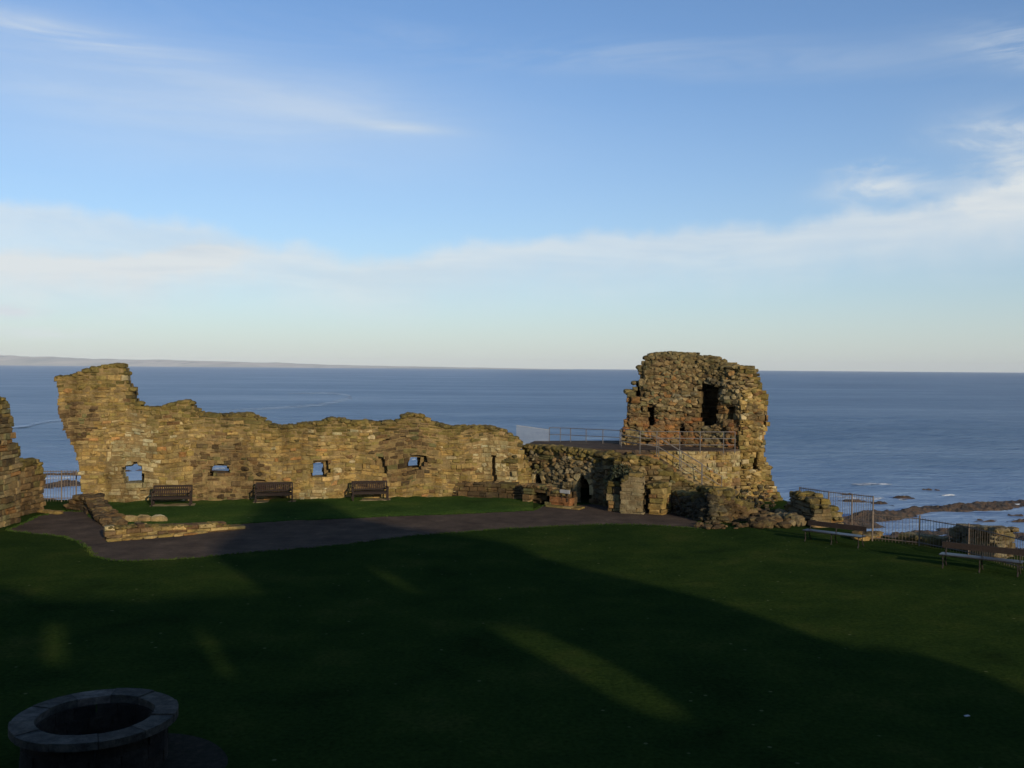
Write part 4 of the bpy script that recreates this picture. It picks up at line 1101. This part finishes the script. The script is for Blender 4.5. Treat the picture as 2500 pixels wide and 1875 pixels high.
# az/el now in units of 1/2400 rad, measured from the viewing direction and from the horizon
cv = nt.nodes.new('ShaderNodeCombineXYZ'); L(nt, az, cv.inputs[0]); L(nt, el, cv.inputs[1])
def cnoise(sx_, sy_, ang, detail=6, rough=.6, off=0, dist=0.0):
    m = N(nt, 'ShaderNodeMapping'); m.inputs['Scale'].default_value = (sx_, sy_, 1); m.inputs['Rotation'].default_value = (0, 0, ang); m.inputs['Location'].default_value = (off, off*.7, off)
    L(nt, cv.outputs[0], m.inputs[0]); n_ = N(nt, 'ShaderNodeTexNoise', Scale=1.0, Detail=detail, Roughness=rough, Distortion=dist); L(nt, m.outputs[0], n_.inputs['Vector']); return n_.outputs['Fac']
def smooth(x, a, b):
    m = nt.nodes.new('ShaderNodeMapRange'); m.interpolation_type = 'SMOOTHSTEP'
    L(nt, x, m.inputs[0]); m.inputs[1].default_value = a; m.inputs[2].default_value = b; return m.outputs[0]
def blob(X, Y, rx, ry, ang=0.0):
    """soft elliptical weight round a direction given in the same angular units"""
    a0, e0 = (X-1250), (900-Y)
    dx = M(nt, 'SUBTRACT', az, a0); dy = M(nt, 'SUBTRACT', el, e0)
    c, s = math.cos(ang), math.sin(ang)
    u = M(nt, 'DIVIDE', M(nt, 'ADD', M(nt, 'MULTIPLY', dx, c), M(nt, 'MULTIPLY', dy, s)), rx)
    v = M(nt, 'DIVIDE', M(nt, 'SUBTRACT', M(nt, 'MULTIPLY', dy, c), M(nt, 'MULTIPLY', dx, s)), ry)
    d = M(nt, 'ADD', M(nt, 'MULTIPLY', u, u), M(nt, 'MULTIPLY', v, v))
    return M(nt, 'EXPONENT', M(nt, 'MULTIPLY', d, -1.0))
def add(*a):
    r_ = a[0]
    for k in a[1:]: r_ = M(nt, 'ADD', r_, k)
    return r_
def mul(a, b): return M(nt, 'MULTIPLY', a, b)
wispy = smooth(cnoise(.0013, .011, R(-2), 9, .66, 3.0, .8), .34, .68)
wisp2 = smooth(cnoise(.0035, .028, R(-4), 8, .65, 17.0, .5), .35, .70)
puffy = smooth(cnoise(.0050, .013, R(14), 9, .62, 9.0, .4), .36, .60)
streak = cnoise(.0020, .011, R(5), 8, .62, 6.0, .5)
soft = cnoise(.0012, .005, R(4), 5, .55, 2.0)
edge = mul(M(nt, 'SUBTRACT', cnoise(.0042, .004, 0, 8, .62, 5.0), .5), 130)
def bank(pts, rise, f0, f1):
    """weight under a cloud-top line given as (azimuth, elevation) points, fading towards the horizon"""
    cvn = nt.nodes.new('ShaderNodeFloatCurve'); cu = cvn.mapping.curves[0]
    P_ = [((x+400)/3300, (900-y)/900) for x, y in pts]
    cu.points[0].location = P_[0]; cu.points[1].location = P_[-1]
    for q in P_[1:-1]: cu.points.new(*q)
    cvn.mapping.update()
    L(nt, M(nt, 'DIVIDE', M(nt, 'ADD', az, 1650), 3300), cvn.inputs['Value'])
    d = M(nt, 'SUBTRACT', M(nt, 'ADD', mul(cvn.outputs[0], 900), edge), el)
    return mul(smooth(d, -8, rise), M(nt, 'SUBTRACT', 1.0, smooth(d, f0, f1)))
b1 = bank([(-400, 640), (300, 640), (560, 600), (760, 612), (960, 628), (1100, 600), (1400, 575), (1750, 552), (2050, 528), (2500, 505), (2900, 500)], 40, 40, 210)
b2 = mul(bank([(-400, 545), (0, 548), (200, 548), (420, 555), (560, 560), (640, 620), (900, 700), (2900, 720)], 34, 45, 220), M(nt, 'SUBTRACT', 1.0, smooth(M(nt, 'ADD', az, mul(edge, 1.6)), -760, -560)))
tx = M(nt, 'ADD', .78, mul(streak, .62))
cl = add(mul(mul(b1, .62), tx), mul(mul(b2, .56), tx),
         mul(mul(blob(480, 285, 620, 110, R(-4)), M(nt, 'ADD', 1.0, mul(wispy, .6))), .25), mul(mul(blob(520, 235, 480, 55, R(-4)), wisp2), .07), mul(blob(985, 333, 130, 12, R(-3)), .34), mul(blob(820, 305, 240, 36, R(-6)), .2), mul(mul(blob(220, 190, 220, 22, R(-4)), wispy), .4),
         mul(mul(blob(2095, 485, 110, 30, 0), M(nt, 'ADD', .3, puffy)), .6), mul(mul(blob(2080, 440, 70, 12, R(6)), puffy), .8), mul(mul(blob(2390, 440, 130, 70, R(-20)), M(nt, 'ADD', .35, puffy)), .55), mul(mul(blob(2300, 390, 100, 22, R(4)), M(nt, 'ADD', .3, puffy)), .5), mul(mul(blob(2470, 500, 240, 45, R(6)), puffy), .6),
         mul(mul(blob(2450, 235, 170, 40, R(-14)), wisp2), .7), mul(mul(blob(105, 786, 75, 14, 0), M(nt, 'ADD', .25, puffy)), .75), mul(mul(blob(190, 834, 110, 13, 0), M(nt, 'ADD', .25, puffy)), .5), mul(mul(blob(2470, 15, 190, 24, R(-12)), wisp2), .6),
         mul(mul(blob(1600, 175, 900, 45, R(-4)), wispy), .22), mul(blob(500, 400, 800, 120, 0), .12))
cl = M(nt, 'MINIMUM', M(nt, 'MAXIMUM', mul(cl, M(nt, 'ADD', .7, mul(soft, .6))), 0.0), .95)
# pale veil of cloud thickening to the horizon
veil = mul(M(nt, 'EXPONENT', M(nt, 'MULTIPLY', M(nt, 'MAXIMUM', el, 0.0), -1/300)), .62)
SKYT = mixc(nt, 1.0, sky.outputs[0], (.95, 1.18, 1.50), 'MULTIPLY')
c = mixc(nt, veil, SKYT, (6.6, 6.95, 7.15)); cc = mixc(nt, smooth(streak, .35, .62), (6.3, 7.0, 7.6), (7.3, 7.75, 7.95)); c = mixc(nt, cl, c, cc)
L(nt, c, bg.inputs[0]); bg.inputs[1].default_value = .1

sd = bpy.data.lights.new('sun', 'SUN'); sd.energy = 4.1; sd.angle = R(.8); sd.color = (1, .84, .62)
so = bpy.data.objects.new('sun', sd); COL.objects.link(so); so.rotation_euler = sunv.to_track_quat('Z', 'Y').to_euler(); so.location = (40, -60, 40)

SC.view_settings.view_transform = 'Standard'; SC.view_settings.look = 'None'; SC.view_settings.exposure = 0; SC.view_settings.gamma = 1
SC.render.engine = 'CYCLES'; SC.cycles.max_bounces = 6; SC.cycles.volume_bounces = 0
